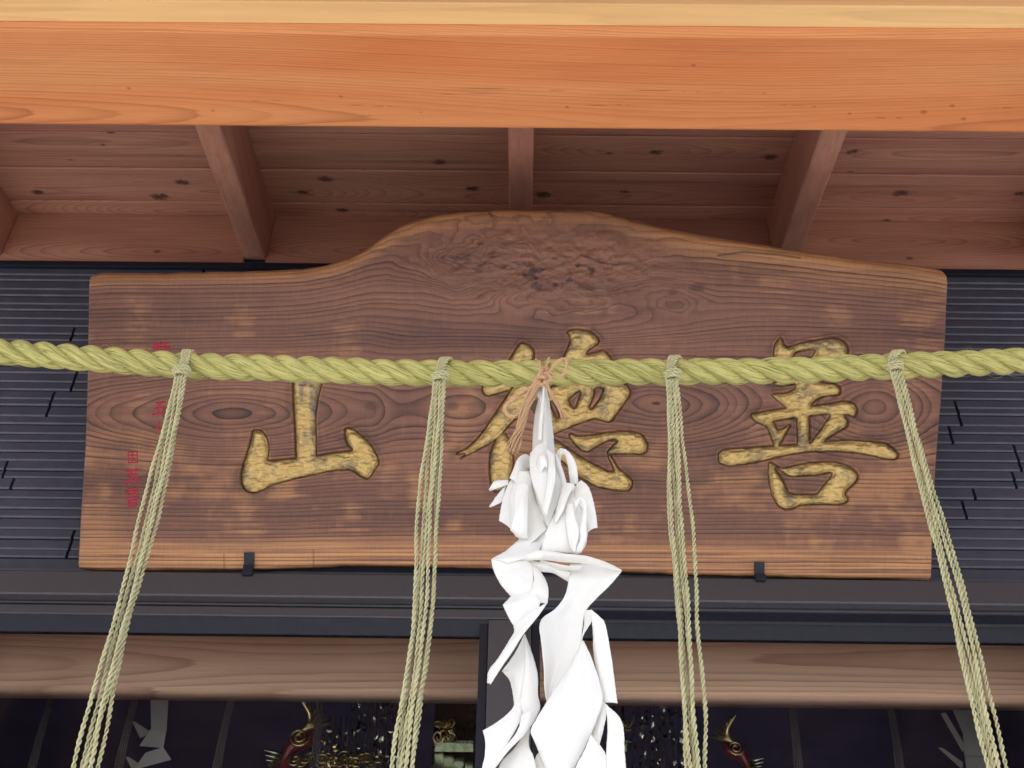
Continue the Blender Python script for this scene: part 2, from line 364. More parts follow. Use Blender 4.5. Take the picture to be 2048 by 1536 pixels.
# frieze board between rafters: one board per bay
fz = empty('frieze', 'upright cedar boards closing the gaps between rafters at the wall top', 'frieze boards', (0, YW-.01, 4.15))
for x0, x1 in ((-2.229, -1.5362), (-1.474, -.7862), (-.7238, -.0402), (.0222, .7023), (.7647, 1.4537), (1.5162, 2.199)):
    nx, nz = 150, 36; X, Z = np.meshgrid(np.linspace(x0, x1, nx), np.linspace(ZR-.03, ZC-.001, nz), indexing='ij')
    V = np.stack([X, np.full_like(X, YW-.012), Z], -1).reshape(-1, 3); sd_ = x0*9+3
    zz = V[:, 2]; xx = V[:, 0]; cx = (x0+x1)/2+.1*math.sin(sd_)
    R = np.sqrt((.02+.25*np.abs(xx-cx)**1.3)**2*.35+(zz-(4.13+.04*math.sin(sd_*2)))**2)+.004*fbm(xx*9, zz*20, 3)
    G = R/.0075; K = np.clip(1.2-((xx-cx-.02)**2/.012**2+(zz-4.09)**2/.007**2), 0, 1)*(.7 if sd_ % 2 > 1 else .4)
    bk = V+np.array([0, .02, 0]); n = len(V)
    ring = np.r_[np.arange(0, nx)*nz, (nx-1)*nz+np.arange(1, nz), (np.arange(nx-2, -1, -1))*nz+nz-1, np.arange(nz-2, 0, -1)]
    side = np.stack([ring, ring+n, np.roll(ring, -1)+n, np.roll(ring, -1)], 1)
    TN = np.clip(.5+fbm(xx*3+sd_, zz*14, 3)*2, 0, 1)*.8
    o = mesh('frieze_board', np.vstack([V, bk]), np.vstack([gridfaces(nx, nz), gridfaces(nx, nz)[:, ::-1]+n, side]), M_frieze, None, False,
             {'g': np.r_[G, G], 'k': np.r_[K, K], 'tone': np.r_[TN, TN]}, origin=V.mean(0)); at_parent(o, fz)

# ================================================================== the long beam (underside and pale front)
ZB = 3.5; YB0, YB1 = 1.2155, 1.4365
nx, ny = 1300, 110
sarc = np.linspace(0, 1, ny)
# section: front chamfer, underside, back arris, back face
prof = [(YB0, ZB+.10), (YB0, ZB+.012), (YB0+.004, ZB+.006), (YB0+.014, ZB), (YB1-.006, ZB), (YB1-.0015, ZB+.0015), (YB1, ZB+.006), (YB1, ZB+.33), (YB0+.03, ZB+.33)]
pr = np.array(prof); seg = np.r_[0, np.cumsum(np.linalg.norm(np.diff(pr, axis=0), axis=1))]
# dense points on the underside, sparse elsewhere
sp = np.unique(np.r_[seg, np.linspace(seg[1], seg[6], 120), np.linspace(seg[0], seg[1], 8), np.linspace(seg[6], seg[8], 12)])
py = np.interp(sp, seg, pr[:, 0]); pz = np.interp(sp, seg, pr[:, 1]); ny = len(sp)
xs = np.linspace(-1.5, 1.5, nx)
X, S = np.meshgrid(xs, sp, indexing='ij'); Yg = np.broadcast_to(py, X.shape); Zg = np.broadcast_to(pz, X.shape)
V = np.stack([X, Yg, Zg], -1).reshape(-1, 3); xx = V[:, 0]; s_ = (S-seg[3]).ravel()       # s_: 0 front .. .2 back
yc = .19+.012*np.sin(xx*2.2+.6)+.008*fbm(xx*1.2, xx*0+4, 3)*4
d = .085+.012*np.sin(xx*1.9+.9)+.02*fbm(xx*1.1+9, xx*0+2, 2)
R = np.sqrt(d*d+(s_-yc)**2)+.0018*fbm(xx*7, s_*60, 3)
G = R/.0046+fbm(R*90, xx*.5, 2)*1.6
K = np.zeros(len(V))
for kx, ks, kr in ((-.35, .135, .003), (.08, .155, .003), (.31, .06, .003), (.76, .16, .005), (.81, .145, .004), (.62, .165, .003), (-.75, .12, .003), (-.2, .17, .002), (.45, .12, .002), (-.6, .17, .0025), (.84, .175, .004), (.55, .15, .0025)):
    K = np.maximum(K, .5*np.clip(1.1-((xx-kx)**2/(kr*1.6)**2+(s_-ks)**2/kr**2), 0, 1))
# long hair cracks
for cx_, cs_, L in ((.28, .118, .10), (-.12, .128, .08), (-.02, .116, .12), (.5, .148, .05), (-.5, .145, .05), (-.3, .155, .06), (.15, .15, .06), (.7, .172, .05), (.9, .15, .05)):
    K = np.maximum(K, .55*np.exp(-((s_-cs_-.002*np.sin(xx*20))/.0006)**2)*np.clip(1.2-((xx-cx_)/L)**2*1.2, 0, 1)*(fbm(xx*30, s_*0+cs_*50, 2) > -.12))
TN = np.clip(.35+fbm(xx*1.1, s_*16, 3)*2.4+.5*gss(s_, .105, .03), 0, 1)
TN = np.where(s_ < .004, .9, TN)
beam = mesh('eave_beam', V, np.vstack([gridfaces(nx, ny), ]), M_beam, None, True, {'g': G, 'k': K, 'tone': TN})
beam.data.polygons.foreach_set('use_smooth', [False]*len(beam.data.polygons))
tag(beam, 'thick orange cedar beam crossing above the signboard, seen from below', 'beam')
pb = box('pale_timber', -1.5, 1.5, YB0-.045, YB0-.0005, ZB+.011, ZB+.36, M_pale, None, .002)
tag(pb, 'pale yellow timber facing fixed along the front of the orange beam', 'timber')
for i, sx in enumerate((-1, 1)):
    p = box('pillar', sx*1.38-.09, sx*1.38+.09, 1.235, 1.415, .3, ZB-.002, M_post, None, .008)
    tag(p, ('left' if sx < 0 else 'right')+' square cedar pillar carrying the end of the orange beam', 'pillar', 'pillars under the eave beam')

# ================================================================== black tiled wall
wall = empty('tiled_wall', 'black ribbed tile cladding on the wall behind the signboard', 'wall', (0, YW+.02, 3.55))
ZT = ZY(545, YW); ZL = ZY(1150, 2.26)
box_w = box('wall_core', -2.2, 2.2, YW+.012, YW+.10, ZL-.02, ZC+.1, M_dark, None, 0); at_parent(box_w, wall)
rows = []; z = ZT-.012; i = 0
hs = [.022, .031, .026, .029, .025, .034, .027, .030]
while z > ZL+.004:
    h = hs[(i*5+3) % 8]*1.0; rows.append((z-h, z)); z -= h; i += 1
# vertical joints: some run through two or three courses, as seen left and right of the board
cache = {}
rr = random.Random(3); run = 0; jx = []
for i, (z0, z1) in enumerate(rows):
    if run <= 0: run = rr.choice((1, 2, 2, 3)); jx = sorted([rr.uniform(-2.1, 2.1) for _ in range(2)]+[-1.02+rr.uniform(-.3, .17), .98+rr.uniform(-.12, .25)])
    run -= 1
    e = [-2.2]+[a for k, a in enumerate(jx) if k == 0 or a-jx[k-1] > .12]+[2.2]
    p = .010+.0012*math.sin(i*2.7)
    for a, b in zip(e[:-1], e[1:]):
        a += .0035; b -= .0035; hh = z1-z0
        pf_ = [(YW+.011, z1-.001), (YW-p, z1-.001), (YW-p-.001, z1-.002), (YW-p-.003, z0+.0052), (YW-p-.0005, z0+.0012), (YW+.011, z0+.001)]
        o = prism_x('tile_strip', a, b, pf_, M_tile); at_parent(o, wall)
at_parent(box('wall_cap', -2.2, 2.2, YW-.022, YW+.011, ZT-.011, ZT+.008, M_alud, None, .002), wall)

# ================================================================== door head and sliding doors
YH = 2.26; ZL = ZY(1150, YH)
head = empty('door_head', 'dark bronze metal door head under the signboard', 'door head', (0, YH, ZY(1170, YH)))
def hz(y, Y): return ZY(y, Y)
z_top = ZL; z1 = hz(1198, YH)
at_parent(prism_x('head_face', -2.2, 2.2, [(YW+.1, z_top), (YH+.004, z_top), (YH, z_top-.004), (YH, z1+.003), (YH+.003, z1), (YW+.1, z1)], M_alu), head)
YG = YH+.035; za = z1-.001; zb = hz(1219, YG)
at_parent(box('track_rail', -2.2, 2.2, YG, YW+.1, zb, za, M_alud, None, .0015), head)
at_parent(box('drip_lip', -2.2, 2.2, YG-.008, YG-.0005, zb-.001, zb+.004, M_alu, None, .001), head)
YD = YH+.028; YD2 = YD+.045
def door(name, x0, x1, Y, sides, label, px_stile):
    d = empty(name, label, 'door', ((x0+x1)/2, Y, .3), 'sliding doors under the signboard')
    zt = zb-.004; zr_ = hz(1238, Y); zbm = .34; w_ = px_stile
    at_parent(box('top_rail', x0, x1, Y, Y+.034, zr_, zt, M_alu, None, .0025), d)
    zi = hz(1274, Y+.024)
    at_parent(prism_x('glazing_bead', x0+w_, x1-w_, [(Y+.006, zr_-.0005), (Y+.024, zi), (Y+.032, zi), (Y+.032, zr_-.0005)], M_alud), d)
    for k, (a, b, s) in enumerate(((x0, x0+w_, 1), (x1-w_, x1, -1))):
        at_parent(box('stile', a, b, Y+.001, Y+.033, zbm, zr_-.001, M_alu, None, .0025), d)
        e0, e1 = (b+.0005, b+.019) if s > 0 else (a-.019, a-.0005)
        at_parent(box('side_bead', e0, e1, Y+.010, Y+.031, zbm, zi+.001 if False else zr_-.002, M_alud, None, .002), d)
    at_parent(box('bottom_rail', x0, x1, Y+.0015, Y+.0325, zbm-.04, zbm-.001, M_alu, None, .0025), d)
    at_parent(box('glass_pane', x0+w_-.004, x1-w_+.004, Y+.0255, Y+.0295, zbm, zi+.02, M_glass, None, 0), d)
    return d
XS = float(PY(1037, 1350, YD)[0]); XSl = float(PY(974, 1350, YD)[0]); XR0 = float(PY(1018, 1350, YD2)[0]); wst = XS-XSl; 
door('sliding_door', XS-1.25, XS, YD, 1, 'front glazed sliding door with dark metal frame, left of the white paper streamers', wst)
door('sliding_door', float(PY(1062, 1350, YD2)[0])-wst, 1.35, YD2, 1, 'rear glazed sliding door with dark metal frame, right of the white paper streamers', wst)
for s in (-1, 1):
    o = box('door_jamb', s*1.36-(.16 if s < 0 else 0), s*1.36+(.16 if s > 0 else 0), YD-.01, YW+.1, .3, zb-.003, M_alu, None, .003)
    at_parent(o, head)
# building shell around the dark hall
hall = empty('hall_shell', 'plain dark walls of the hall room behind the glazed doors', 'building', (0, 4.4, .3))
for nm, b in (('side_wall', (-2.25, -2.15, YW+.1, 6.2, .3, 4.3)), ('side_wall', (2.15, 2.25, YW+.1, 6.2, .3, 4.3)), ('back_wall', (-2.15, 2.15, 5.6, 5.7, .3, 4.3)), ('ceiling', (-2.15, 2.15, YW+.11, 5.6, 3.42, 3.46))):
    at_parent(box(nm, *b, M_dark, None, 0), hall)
for s in (-1, 1):
    at_parent(box('outer_wall', min(s*1.53, s*3.3), max(s*1.53, s*3.3), YW+.002, YW+.09, .3, ZL-.021, M_plaster, None, 0), hall)
at_parent(box('floor', -2.15, 2.15, YW, 5.6, .301, .33, plain('matting', (.20, .20, .23), .8, 0, .2, .2, 30), None, 0), hall)

# interior lintel seen through the glass
YI = 2.56; zt_, zm_ = hz(1262, YI), hz(1384, YI)
Yb_ = float((zm_-1.6)/((PY(1024, 1409, 1)[2]-1.6)))  # depth of the back arris of its underside
nx, nz = 700, 60
X, Z = np.meshgrid(np.linspace(-1.6, 1.6, nx), np.linspace(zm_, zt_+.06, nz), indexing='ij')
V = np.stack([X, np.full_like(X, YI), Z], -1).reshape(-1, 3); xx = V[:, 0]; zz = V[:, 2]
dd = .10+.03*fbm(xx*.8+3, xx*0, 2)
R = np.sqrt(dd**2+(zz-(zm_+zt_)/2-.02*np.sin(xx*1.3))**2)+.002*fbm(xx*6, zz*40, 2); G = R/.0075
TN = np.clip(sm(zt_-.02, zm_+.06, zz)*1.0+fbm(xx, zz*20, 3), 0, 1)
bk = V+np.array([0, Yb_-YI, 0]); n = len(V)
ring = np.r_[np.arange(0, nx)*nz, (nx-1)*nz+np.arange(1, nz), (np.arange(nx-2, -1, -1))*nz+nz-1, np.arange(nz-2, 0, -1)]
side = np.stack([ring, ring+n, np.roll(ring, -1)+n, np.roll(ring, -1)], 1)
o = mesh('interior_lintel', np.vstack([V, bk]), np.vstack([gridfaces(nx, nz), gridfaces(nx, nz)[:, ::-1]+n, side]), M_lintel, None, False,
         {'g': np.r_[G, G], 'k': np.zeros(2*n), 'tone': np.r_[TN, TN]})
tag(o, 'brown cedar lintel inside the hall, seen through the door glass', 'lintel')

# ================================================================== signboard
TILT = math.radians(30)
BN = np.array([0, -math.cos(TILT), -math.sin(TILT)])        # face normal, towards the visitor and downwards
BV = np.array([0, -math.sin(TILT), math.cos(TILT)])         # up along the board
BO = np.array([0., YH+.010, ZL+.002])                        # foot of the board on the door head
BT = .058
BO = BO+np.array([0, -.0, 0])
FO = BO+BN*0.0
def onboard(x, y): return PP(x, y, FO, BN)
TOP = [(176, 553), (180, 546), (200, 541), (260, 542), (330, 542), (400, 540), (500, 538), (600, 534), (650, 527), (700, 512), (735, 492), (765, 468), (800, 448), (840, 434), (880, 424), (920, 418), (1000, 415), (1100, 414), (1190, 416), (1220, 422), (1260, 433), (1320, 448), (1400, 464), (1480, 478), (1560, 490), (1620, 500), (1700, 511), (1780, 521), (1830, 526), (1870, 531), (1888, 536), (1898, 548)]
BOT = [(154, 1128), (158, 1138), (200, 1140), (300, 1141), (500, 1140), (600, 1135), (700, 1131), (850, 1133), (980, 1136), (1250, 1144), (1400, 1150), (1600, 1155), (1750, 1159), (1858, 1163), (1865, 1156)]
LEF = [(154, 1128), (160, 1080), (168, 1000), (172, 850), (174, 700), (176, 553)]
RIG = [(1865, 1156), (1868, 1100), (1875, 1000), (1885, 850), (1893, 700), (1898, 548)]
NU, NV = 960, 380
def resx(P, xs): P = np.array(P, float); return np.interp(xs, P[:, 0], P[:, 1])
s = np.linspace(0, 1, NU); t = np.linspace(0, 1, NV)
lx = np.interp(t, np.linspace(0, 1, 6), [p[0] for p in LEF]); rx_ = np.interp(t, np.linspace(0, 1, 6), [p[0] for p in RIG])
SS, TT = np.meshgrid(s, t, indexing='ij')
BX = lx[None, :]*(1-SS)+rx_[None, :]*SS
xtop = 176+(1898-176)*SS; xbot = 154+(1865-154)*SS
yt = resx(TOP, xtop)+1.4*fbm(xtop/30, xtop*0+3, 2)*2; yb = resx(BOT, xbot)+1.0*fbm(xbot/22, xbot*0+9, 2)*2
BY = yb*(1-TT)+yt*TT

# ---- carved characters
def tr(P, ox, oy, sc): return [(ox+a/sc, oy+b/sc) for a, b in P]
def chaikin(P):
    P = np.array(P, float); Q = np.roll(P, -1, 0)
    return np.stack([P*.82+Q*.18, P*.18+Q*.82], 1).reshape(-1, 2)
def sdf_poly(P, x, y):
    P = chaikin(np.array(P)); Q = np.roll(P, -1, 0); dmin = np.full(x.shape, 1e9); ins = np.zeros(x.shape, bool)
    for (ax, ay), (bx, by) in zip(P, Q):
        ex, ey = bx-ax, by-ay; L = ex*ex+ey*ey+1e-9
        tt_ = np.clip(((x-ax)*ex+(y-ay)*ey)/L, 0, 1); dmin = np.minimum(dmin, (x-ax-tt_*ex)**2+(y-ay-tt_*ey)**2)
        c = ((ay > y) != (by > y)) & (x < (bx-ax)*(y-ay)/(by-ay+1e-12)+ax); ins ^= c
    dd = np.sqrt(dmin); return np.where(ins, -dd, dd)
YAMA = [tr([(330, 715), (400, 712), (450, 745), (490, 820), (500, 900), (490, 990), (480, 1030), (600, 1020), (775, 1000), (870, 988), (985, 975), (1100, 955), (1360, 925), (1310, 870), (1275, 790), (1275, 700), (1310, 685), (1370, 710), (1460, 780), (1540, 860), (1600, 960), (1635, 1050), (1580, 1130), (1520, 1220), (1440, 1190), (1340, 1120), (1150, 1130), (900, 1180), (700, 1230), (520, 1280), (430, 1330), (360, 1358), (280, 1350), (220, 1290), (208, 1180), (230, 1080), (270, 950), (310, 820)], 440, 720, 5.12),
        tr([(775, 1060), (765, 800), (750, 500), (740, 200), (738, 110), (765, 70), (900, 60), (1030, 66), (1068, 110), (1055, 200), (1000, 400), (975, 600), (985, 800), (988, 1040), (880, 1075)], 440, 720, 5.12)]
K2 = (880, 640, 4.043)
TOKU = [tr(P, *K2) for P in (
    [(640, 190), (665, 178), (720, 195), (765, 245), (760, 300), (720, 350), (640, 430), (590, 500), (575, 560), (480, 590), (380, 615), (345, 590), (335, 540), (380, 500), (480, 430), (550, 330)],
    [(590, 540), (650, 470), (740, 480), (765, 560), (740, 640), (700, 700), (620, 790), (560, 850), (510, 910), (440, 970), (380, 1010), (280, 1060), (180, 1110), (165, 1120), (210, 1075), (120, 1085), (200, 1045), (300, 960), (360, 880), (440, 760), (500, 670)],
    [(440, 985), (470, 930), (520, 905), (560, 960), (585, 1040), (600, 1130), (580, 1250), (560, 1300), (500, 1370), (440, 1395), (410, 1330), (395, 1200), (400, 1100), (420, 1030)],
    [(1025, 85), (1110, 70), (1220, 90), (1270, 130), (1290, 160), (1280, 190), (1200, 240), (1180, 275), (1240, 260), (1320, 240), (1350, 260), (1390, 310), (1375, 335), (1300, 350), (1150, 345), (1110, 400), (1060, 560), (960, 560), (960, 430), (990, 310), (1030, 230), (1060, 150)],
    [(880, 545), (1000, 500), (1250, 480), (1480, 510), (1520, 530), (1545, 575), (1530, 620), (1460, 720), (1380, 830), (1290, 805), (1240, 795), (1100, 845), (1000, 885), (920, 925), (860, 900), (850, 640)],
    [(860, 930), (920, 955), (1000, 1010), (1100, 1080), (1180, 1130), (1300, 1190), (1370, 1225), (1410, 1215), (1355, 1090), (1375, 1085), (1450, 1200), (1510, 1250), (1560, 1300), (1555, 1350), (1520, 1385), (1400, 1375), (1250, 1340), (1110, 1260), (1040, 1190), (960, 1120), (870, 1030), (840, 960)],
    [(1040, 925), (1065, 912), (1110, 940), (1250, 925), (1400, 900), (1550, 897), (1640, 925), (1685, 1000), (1675, 1060), (1640, 1085), (1500, 1080), (1400, 1082), (1345, 1078), (1380, 1030), (1450, 965), (1350, 975), (1250, 1030), (1200, 1065), (1140, 1050), (1090, 1000), (1050, 950)])]
TOKU_H = [tr(P, *K2) for P in ([(1035, 640), (1130, 565), (1140, 590), (1092, 720), (1068, 700)], [(1250, 545), (1328, 545), (1290, 640), (1225, 722), (1208, 700), (1250, 610)], [(893, 650), (922, 660), (968, 780), (945, 795), (900, 700)])]
K3 = (1400, 650, 3.841)
ZEN = [tr(P, *K3) for P in (
    [(565, 250), (575, 150), (610, 100), (630, 95), (650, 155), (680, 170), (800, 130), (960, 100), (1060, 95), (1130, 140), (1145, 190), (1135, 240), (1100, 290), (1000, 330), (600, 330)],
    [(740, 300), (900, 300), (900, 420), (950, 440), (1040, 445), (1085, 480), (1085, 520), (1060, 540), (960, 545), (900, 570), (860, 610), (850, 650), (700, 655), (640, 610), (590, 570), (545, 530), (660, 520), (735, 490), (735, 440)],
    [(555, 440), (600, 428), (760, 420), (755, 445), (600, 468)],
    [(390, 690), (405, 675), (680, 630), (850, 620), (1000, 600), (1120, 580), (1190, 600), (1215, 640), (1205, 690), (1180, 705), (1130, 685), (1020, 680), (850, 695), (740, 710), (520, 745), (510, 775), (440, 745), (400, 715)],
    [(745, 660), (845, 660), (850, 880), (840, 940), (750, 940), (748, 850)],
    [(500, 735), (570, 735), (600, 810), (650, 790), (705, 752), (650, 860), (615, 920), (610, 945), (575, 940), (540, 840)],
    [(1000, 665), (1100, 670), (1145, 730), (1140, 780), (1040, 830), (960, 890), (940, 930), (845, 930), (870, 880), (940, 790), (1005, 690)],
    [(140, 1010), (150, 970), (210, 950), (400, 935), (600, 925), (750, 915), (850, 905), (1000, 890), (1150, 880), (1300, 890), (1430, 905), (1500, 950), (1535, 995), (1510, 1030), (1430, 1030), (1280, 990), (1100, 970), (850, 970), (650, 1000), (500, 1040), (360, 1065), (220, 1085), (150, 1060)],
    [(535, 1045), (560, 1060), (620, 1100), (690, 1090), (800, 1060), (1000, 1045), (1100, 1060), (1190, 1110), (1225, 1160), (1210, 1200), (1130, 1270), (1120, 1300), (1145, 1330), (1130, 1365), (1060, 1380), (900, 1375), (760, 1385), (710, 1415), (650, 1420), (590, 1380), (550, 1290), (528, 1180), (525, 1090)])]
ZEN_H = [tr(P, *K3) for P in ([(745, 198), (890, 180), (880, 215), (850, 260), (700, 270)], [(575, 1090), (620, 1110), (690, 1165), (900, 1150), (1022, 1130), (1010, 1160), (930, 1260), (905, 1300), (690, 1302), (650, 1210), (600, 1130)])]
SDF = np.full(BX.shape, 60.)
CH = []
for nm, polys, holes in (('mountain', YAMA, []), ('virtue', TOKU, TOKU_H), ('goodness', ZEN, ZEN_H)):
    A = np.vstack([np.array(p) for p in polys]); x0, y0 = A.min(0)-16; x1, y1 = A.max(0)+16
    msk = (BX > x0) & (BX < x1) & (BY > y0) & (BY < y1); ix = np.where(msk)
    bx, by = BX[ix], BY[ix]; wob = 1.2*fbm(bx/9, by/9, 2)
    dd = np.min([sdf_poly(p, bx, by) for p in polys], 0)
    for h_ in holes: dd = np.maximum(dd, -sdf_poly(h_, bx, by))
    SDF[ix] = np.minimum(SDF[ix], dd+wob)
    CH.append((int(ix[0].min()), int(ix[0].max())+1, int(ix[1].min()), int(ix[1].max())+1))
# ---- board relief (metres towards the visitor)
dtop = (BY-yt); dbot = (yb-BY); dl = BX-lx[None, :]; dr = rx_[None, :]-BX
de = np.minimum(np.minimum(dtop*.8, dbot*1.4), np.minimum(dl, dr)*1.6)
Hh = -.009*np.clip(1-de/9, 0, 1)**2-.010*np.clip(1-dtop/24, 0, 1)**2.
eye = np.exp(-((BX-1110)/210)**2-((BY-535)/60)**2)
Hh += .0055*eye*fbm(BX/20, BY/12, 4)*2+.0009*fbm(BX/60, BY/30, 3)
groove = sm(2.2, -1.5, SDF)
Hh += .0016*np.exp(-((SDF-4)/2.2)**2)
H0 = Hh.copy(); Hh = Hh-.0105*groove
# ---- rings
ker = np.exp(-(np.arange(-70, 71)/32.)**2); ker /= ker.sum()
edgeT = np.apply_along_axis(lambda v: np.convolve(np.pad(v, 70, mode='edge'), ker, 'valid'), 0, 545-yt); wgt = np.clip(1-(BY-yt)/240, 0, 1)**1.15
Yf = BY+edgeT*wgt*.92
Yf = Yf-22*np.exp(-((BX-1230)/190)**2-((BY-640)/50)**2)
Yf += 4*fbm(BX/480, BY/200, 2)*2+.5*fbm(BX/50, BY/30, 2)*2
ycen = 822-.0*BX+14*np.sin(BX/260.)-20*gss(BX, 900, 90)
ycen = ycen-18*sm(1120, 1300, BX)
depth = 92+26*np.cos((BX-480)/640*2*math.pi)*-1
depth = 122-74*gss(BX, 470, 250)-7*gss(BX, 748, 26)-20*gss(BX, 925, 75)-72*gss(BX, 1290, 200)-52*gss(BX, 1745, 110)
for cx_, cy_ in ((480, 832), (745, 814), (905, 815), (1390, 806), (1745, 812)):
    ycen = ycen+(cy_-ycen)*gss(BX, cx_, 110)*.8
near = np.exp(-((Yf-822)/95)**2); depth = 122-(122-depth)*near; ycen = 822+(ycen-822)*np.exp(-((Yf-822)/160)**2)
Yf = Yf+9*fbm(BX/130, BY/60, 3)*near
depth = depth+14*fbm(BX/110+8, BY/200, 2)*near
RR = np.sqrt(np.clip(depth, 12, 999)**2+(Yf-ycen)**2)
RR += 5*eye*0
sw = np.exp(-((BX-1115)/230)**2-((BY-520)/85)**2)
wx = BX+46*fbm(BX/80, BY/60+9, 3)*2; wy = BY+26*fbm(BX/70+5, BY/50, 3)*2
RR = RR+78*np.exp(-((wx-985)/125)**2-((wy-512+(wx-985)*.14)/50)**2)-30*np.exp(-((wx-1330)/75)**2-((wy-590)/26)**2)-44*np.exp(-((wx-1110)/110)**2-((wy-590)/34)**2)+36*np.exp(-((wx-1200)/90)**2-((wy-520)/34)**2)
RR = RR+sw*(34*fbm(BX/75+3, BY/34, 3)+8*fbm(BX/18, BY/12, 3))
soft = np.clip(np.exp(-((wx-1130)/210)**2-((wy-530)/62)**2)*1.1, 0, .7)*(1-.5*np.clip(fbm(BX/40, BY/25, 2)*4, 0, 1))
RR += 4*np.exp(-((BX-1080)/16)**2)*0
Gb = RR/7.4+fbm(RR/45, BX/2500, 2)*2.2+.6*fbm(RR/9, BX/4000, 1)
Kb = np.clip((fbm(BX/15+5, BY/11, 4)*4.2+.25)*np.exp(-((BX-1120)/90)**2-((BY-548)/34)**2)*2.0-.5, 0, .9)
Kb = np.maximum(Kb, np.clip((fbm(BX/24+15, BY/9+(BX-900)/30, 3)*4)*np.exp(-((BX-960)/70)**2-((BY-520)/40)**2)*1.6-.25, 0, .6))
Kb = np.maximum(Kb, .5*np.exp(-((BX-1335)/75)**2-((BY-(612-(BX-1335)*.18))/7)**2)*np.clip(.6+fbm(BX/20, BY/10, 2)*3, 0, 1))
for kx, ky, a, b in ((745, 812, 18, 11), (905, 812, 14, 10), (1395, 520+55, 18, 10), (1180, 575, 26, 6), (1060, 545, 16, 7), (1345, 585, 12, 7)):
    Kb = np.maximum(Kb, .55*np.clip(1.25-(((BX-kx)/a)**2+((BY-ky)/b)**2), 0, 1))
def crack(P, w_, a):
    global Kb
    P = np.array(P, float); ddm = np.full(BX.shape, 1e9)
    for (ax, ay), (bx, by) in zip(P[:-1], P[1:]):
        ex, ey = bx-ax, by-ay; tt_ = np.clip(((BX-ax)*ex+(BY-ay)*ey)/(ex*ex+ey*ey), 0, 1); ddm = np.minimum(ddm, np.hypot(BX-ax-tt_*ex, BY-ay-tt_*ey))
    Kb = np.maximum(Kb, a*np.exp(-(ddm/w_)**2))
crack([(1436, 511), (1465, 507), (1488, 504), (1520, 507), (1560, 510), (1600, 516)], 2.0, .8)
crack([(1160, 508), (1200, 525), (1230, 529), (1260, 528)], 2.0, .7)
crack([(974, 416), (980, 427), (985, 433)], 2.2, .9); crack([(448, 1108), (448, 1138)], 1.2, .7); crack([(627, 1100), (627, 1136)], 1.2, .7)
# tone: sapwood along the live edge and the foot, reddish heart in between
strk = fbm(BX/260, BY/5, 3)*1.6
thk = 34+26*sm(1150, 1450, BX)
tone = np.clip(1.1-(dtop-4)/thk+strk*.5, 0, 1)*(.6+.4*gss(BX, 750, 300)+.35*sm(1200, 1500, BX))*.9
tone = np.maximum(tone, np.clip(.62+strk*1.3, .1, 1)*sm(78, 40, dbot+10*fbm(BX/160, BY*0, 2)*2))
tone = np.maximum(tone, .55*np.exp(-((BX-190)/60)**2)*sm(950, 1090, BY))
pat = fbm(BX/70+7, BY/75+2, 4)+.3*strk
tone = np.maximum(tone, np.clip(pat*2.4, 0, .65)*sm(700, 1050, BY)); tone = np.maximum(tone, np.clip(pat*2.2-.3, 0, .35)); tone = np.maximum(tone, .6*np.clip(pat*4+.3, 0, 1)*np.exp(-((BX-985)/90)**2-((BY-472)/16)**2))
tone = tone*(1-groove)
Kb = np.maximum(Kb, .5*sm(2., 0, SDF)*sm(-30, 0, SDF))  # shade of the cut, with dirt, painted into the wood colour
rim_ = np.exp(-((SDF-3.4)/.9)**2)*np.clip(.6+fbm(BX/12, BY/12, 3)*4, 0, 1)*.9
tone = np.maximum(tone, rim_*.6)         # pale raw wood lip round the cut
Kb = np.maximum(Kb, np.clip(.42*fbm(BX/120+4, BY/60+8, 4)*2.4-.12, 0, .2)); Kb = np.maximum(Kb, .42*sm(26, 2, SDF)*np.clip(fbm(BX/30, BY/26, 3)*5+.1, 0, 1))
basep = onboard(BX.ravel(), BY.ravel())
Vf = basep+BN*Hh.reshape(-1, 1)
n = len(Vf); ring = np.r_[np.arange(0, NU)*NV, (NU-1)*NV+np.arange(1, NV), (np.arange(NU-2, -1, -1))*NV+NV-1, np.arange(NV-2, 0, -1)]
cen = Vf.mean(0)
rim1 = basep[ring]-BN*.02+(0)
rim2 = basep[ring]-BN*BT; m_ = len(ring)
a = np.arange(m_); b = np.roll(a, -1)
Fq = np.vstack([gridfaces(NU, NV), np.stack([ring[a], n+a, n+b, ring[b]], 1), np.stack([n+a, n+m_+a, n+m_+b, n+b], 1)])
board = empty('signboard', 'natural edged brown wooden signboard with three large gold carved characters', 'signboard', tuple(onboard(1020, 1140)))
at = {'g': np.r_[Gb.ravel(), Gb.ravel()[ring], Gb.ravel()[ring]], 'k': np.r_[Kb.ravel(), Kb.ravel()[ring]*0, Kb.ravel()[ring]*0],
      'tone': np.r_[tone.ravel(), tone.ravel()[ring], tone.ravel()[ring]], 'soft': np.r_[soft.ravel(), soft.ravel()[ring], soft.ravel()[ring]]}
slab = mesh('slab', np.vstack([Vf, rim1, rim2]), Fq, M_board, None, True, at, origin=onboard(1020, 1140)); at_parent(slab, board)
Vbk = basep.reshape(NU, NV, 3)[::60, ::54]-BN*BT
nb = Vbk.shape; at_parent(mesh('slab_back', Vbk.reshape(-1, 3), gridfaces(nb[0], nb[1]), M_post, None, False), board)
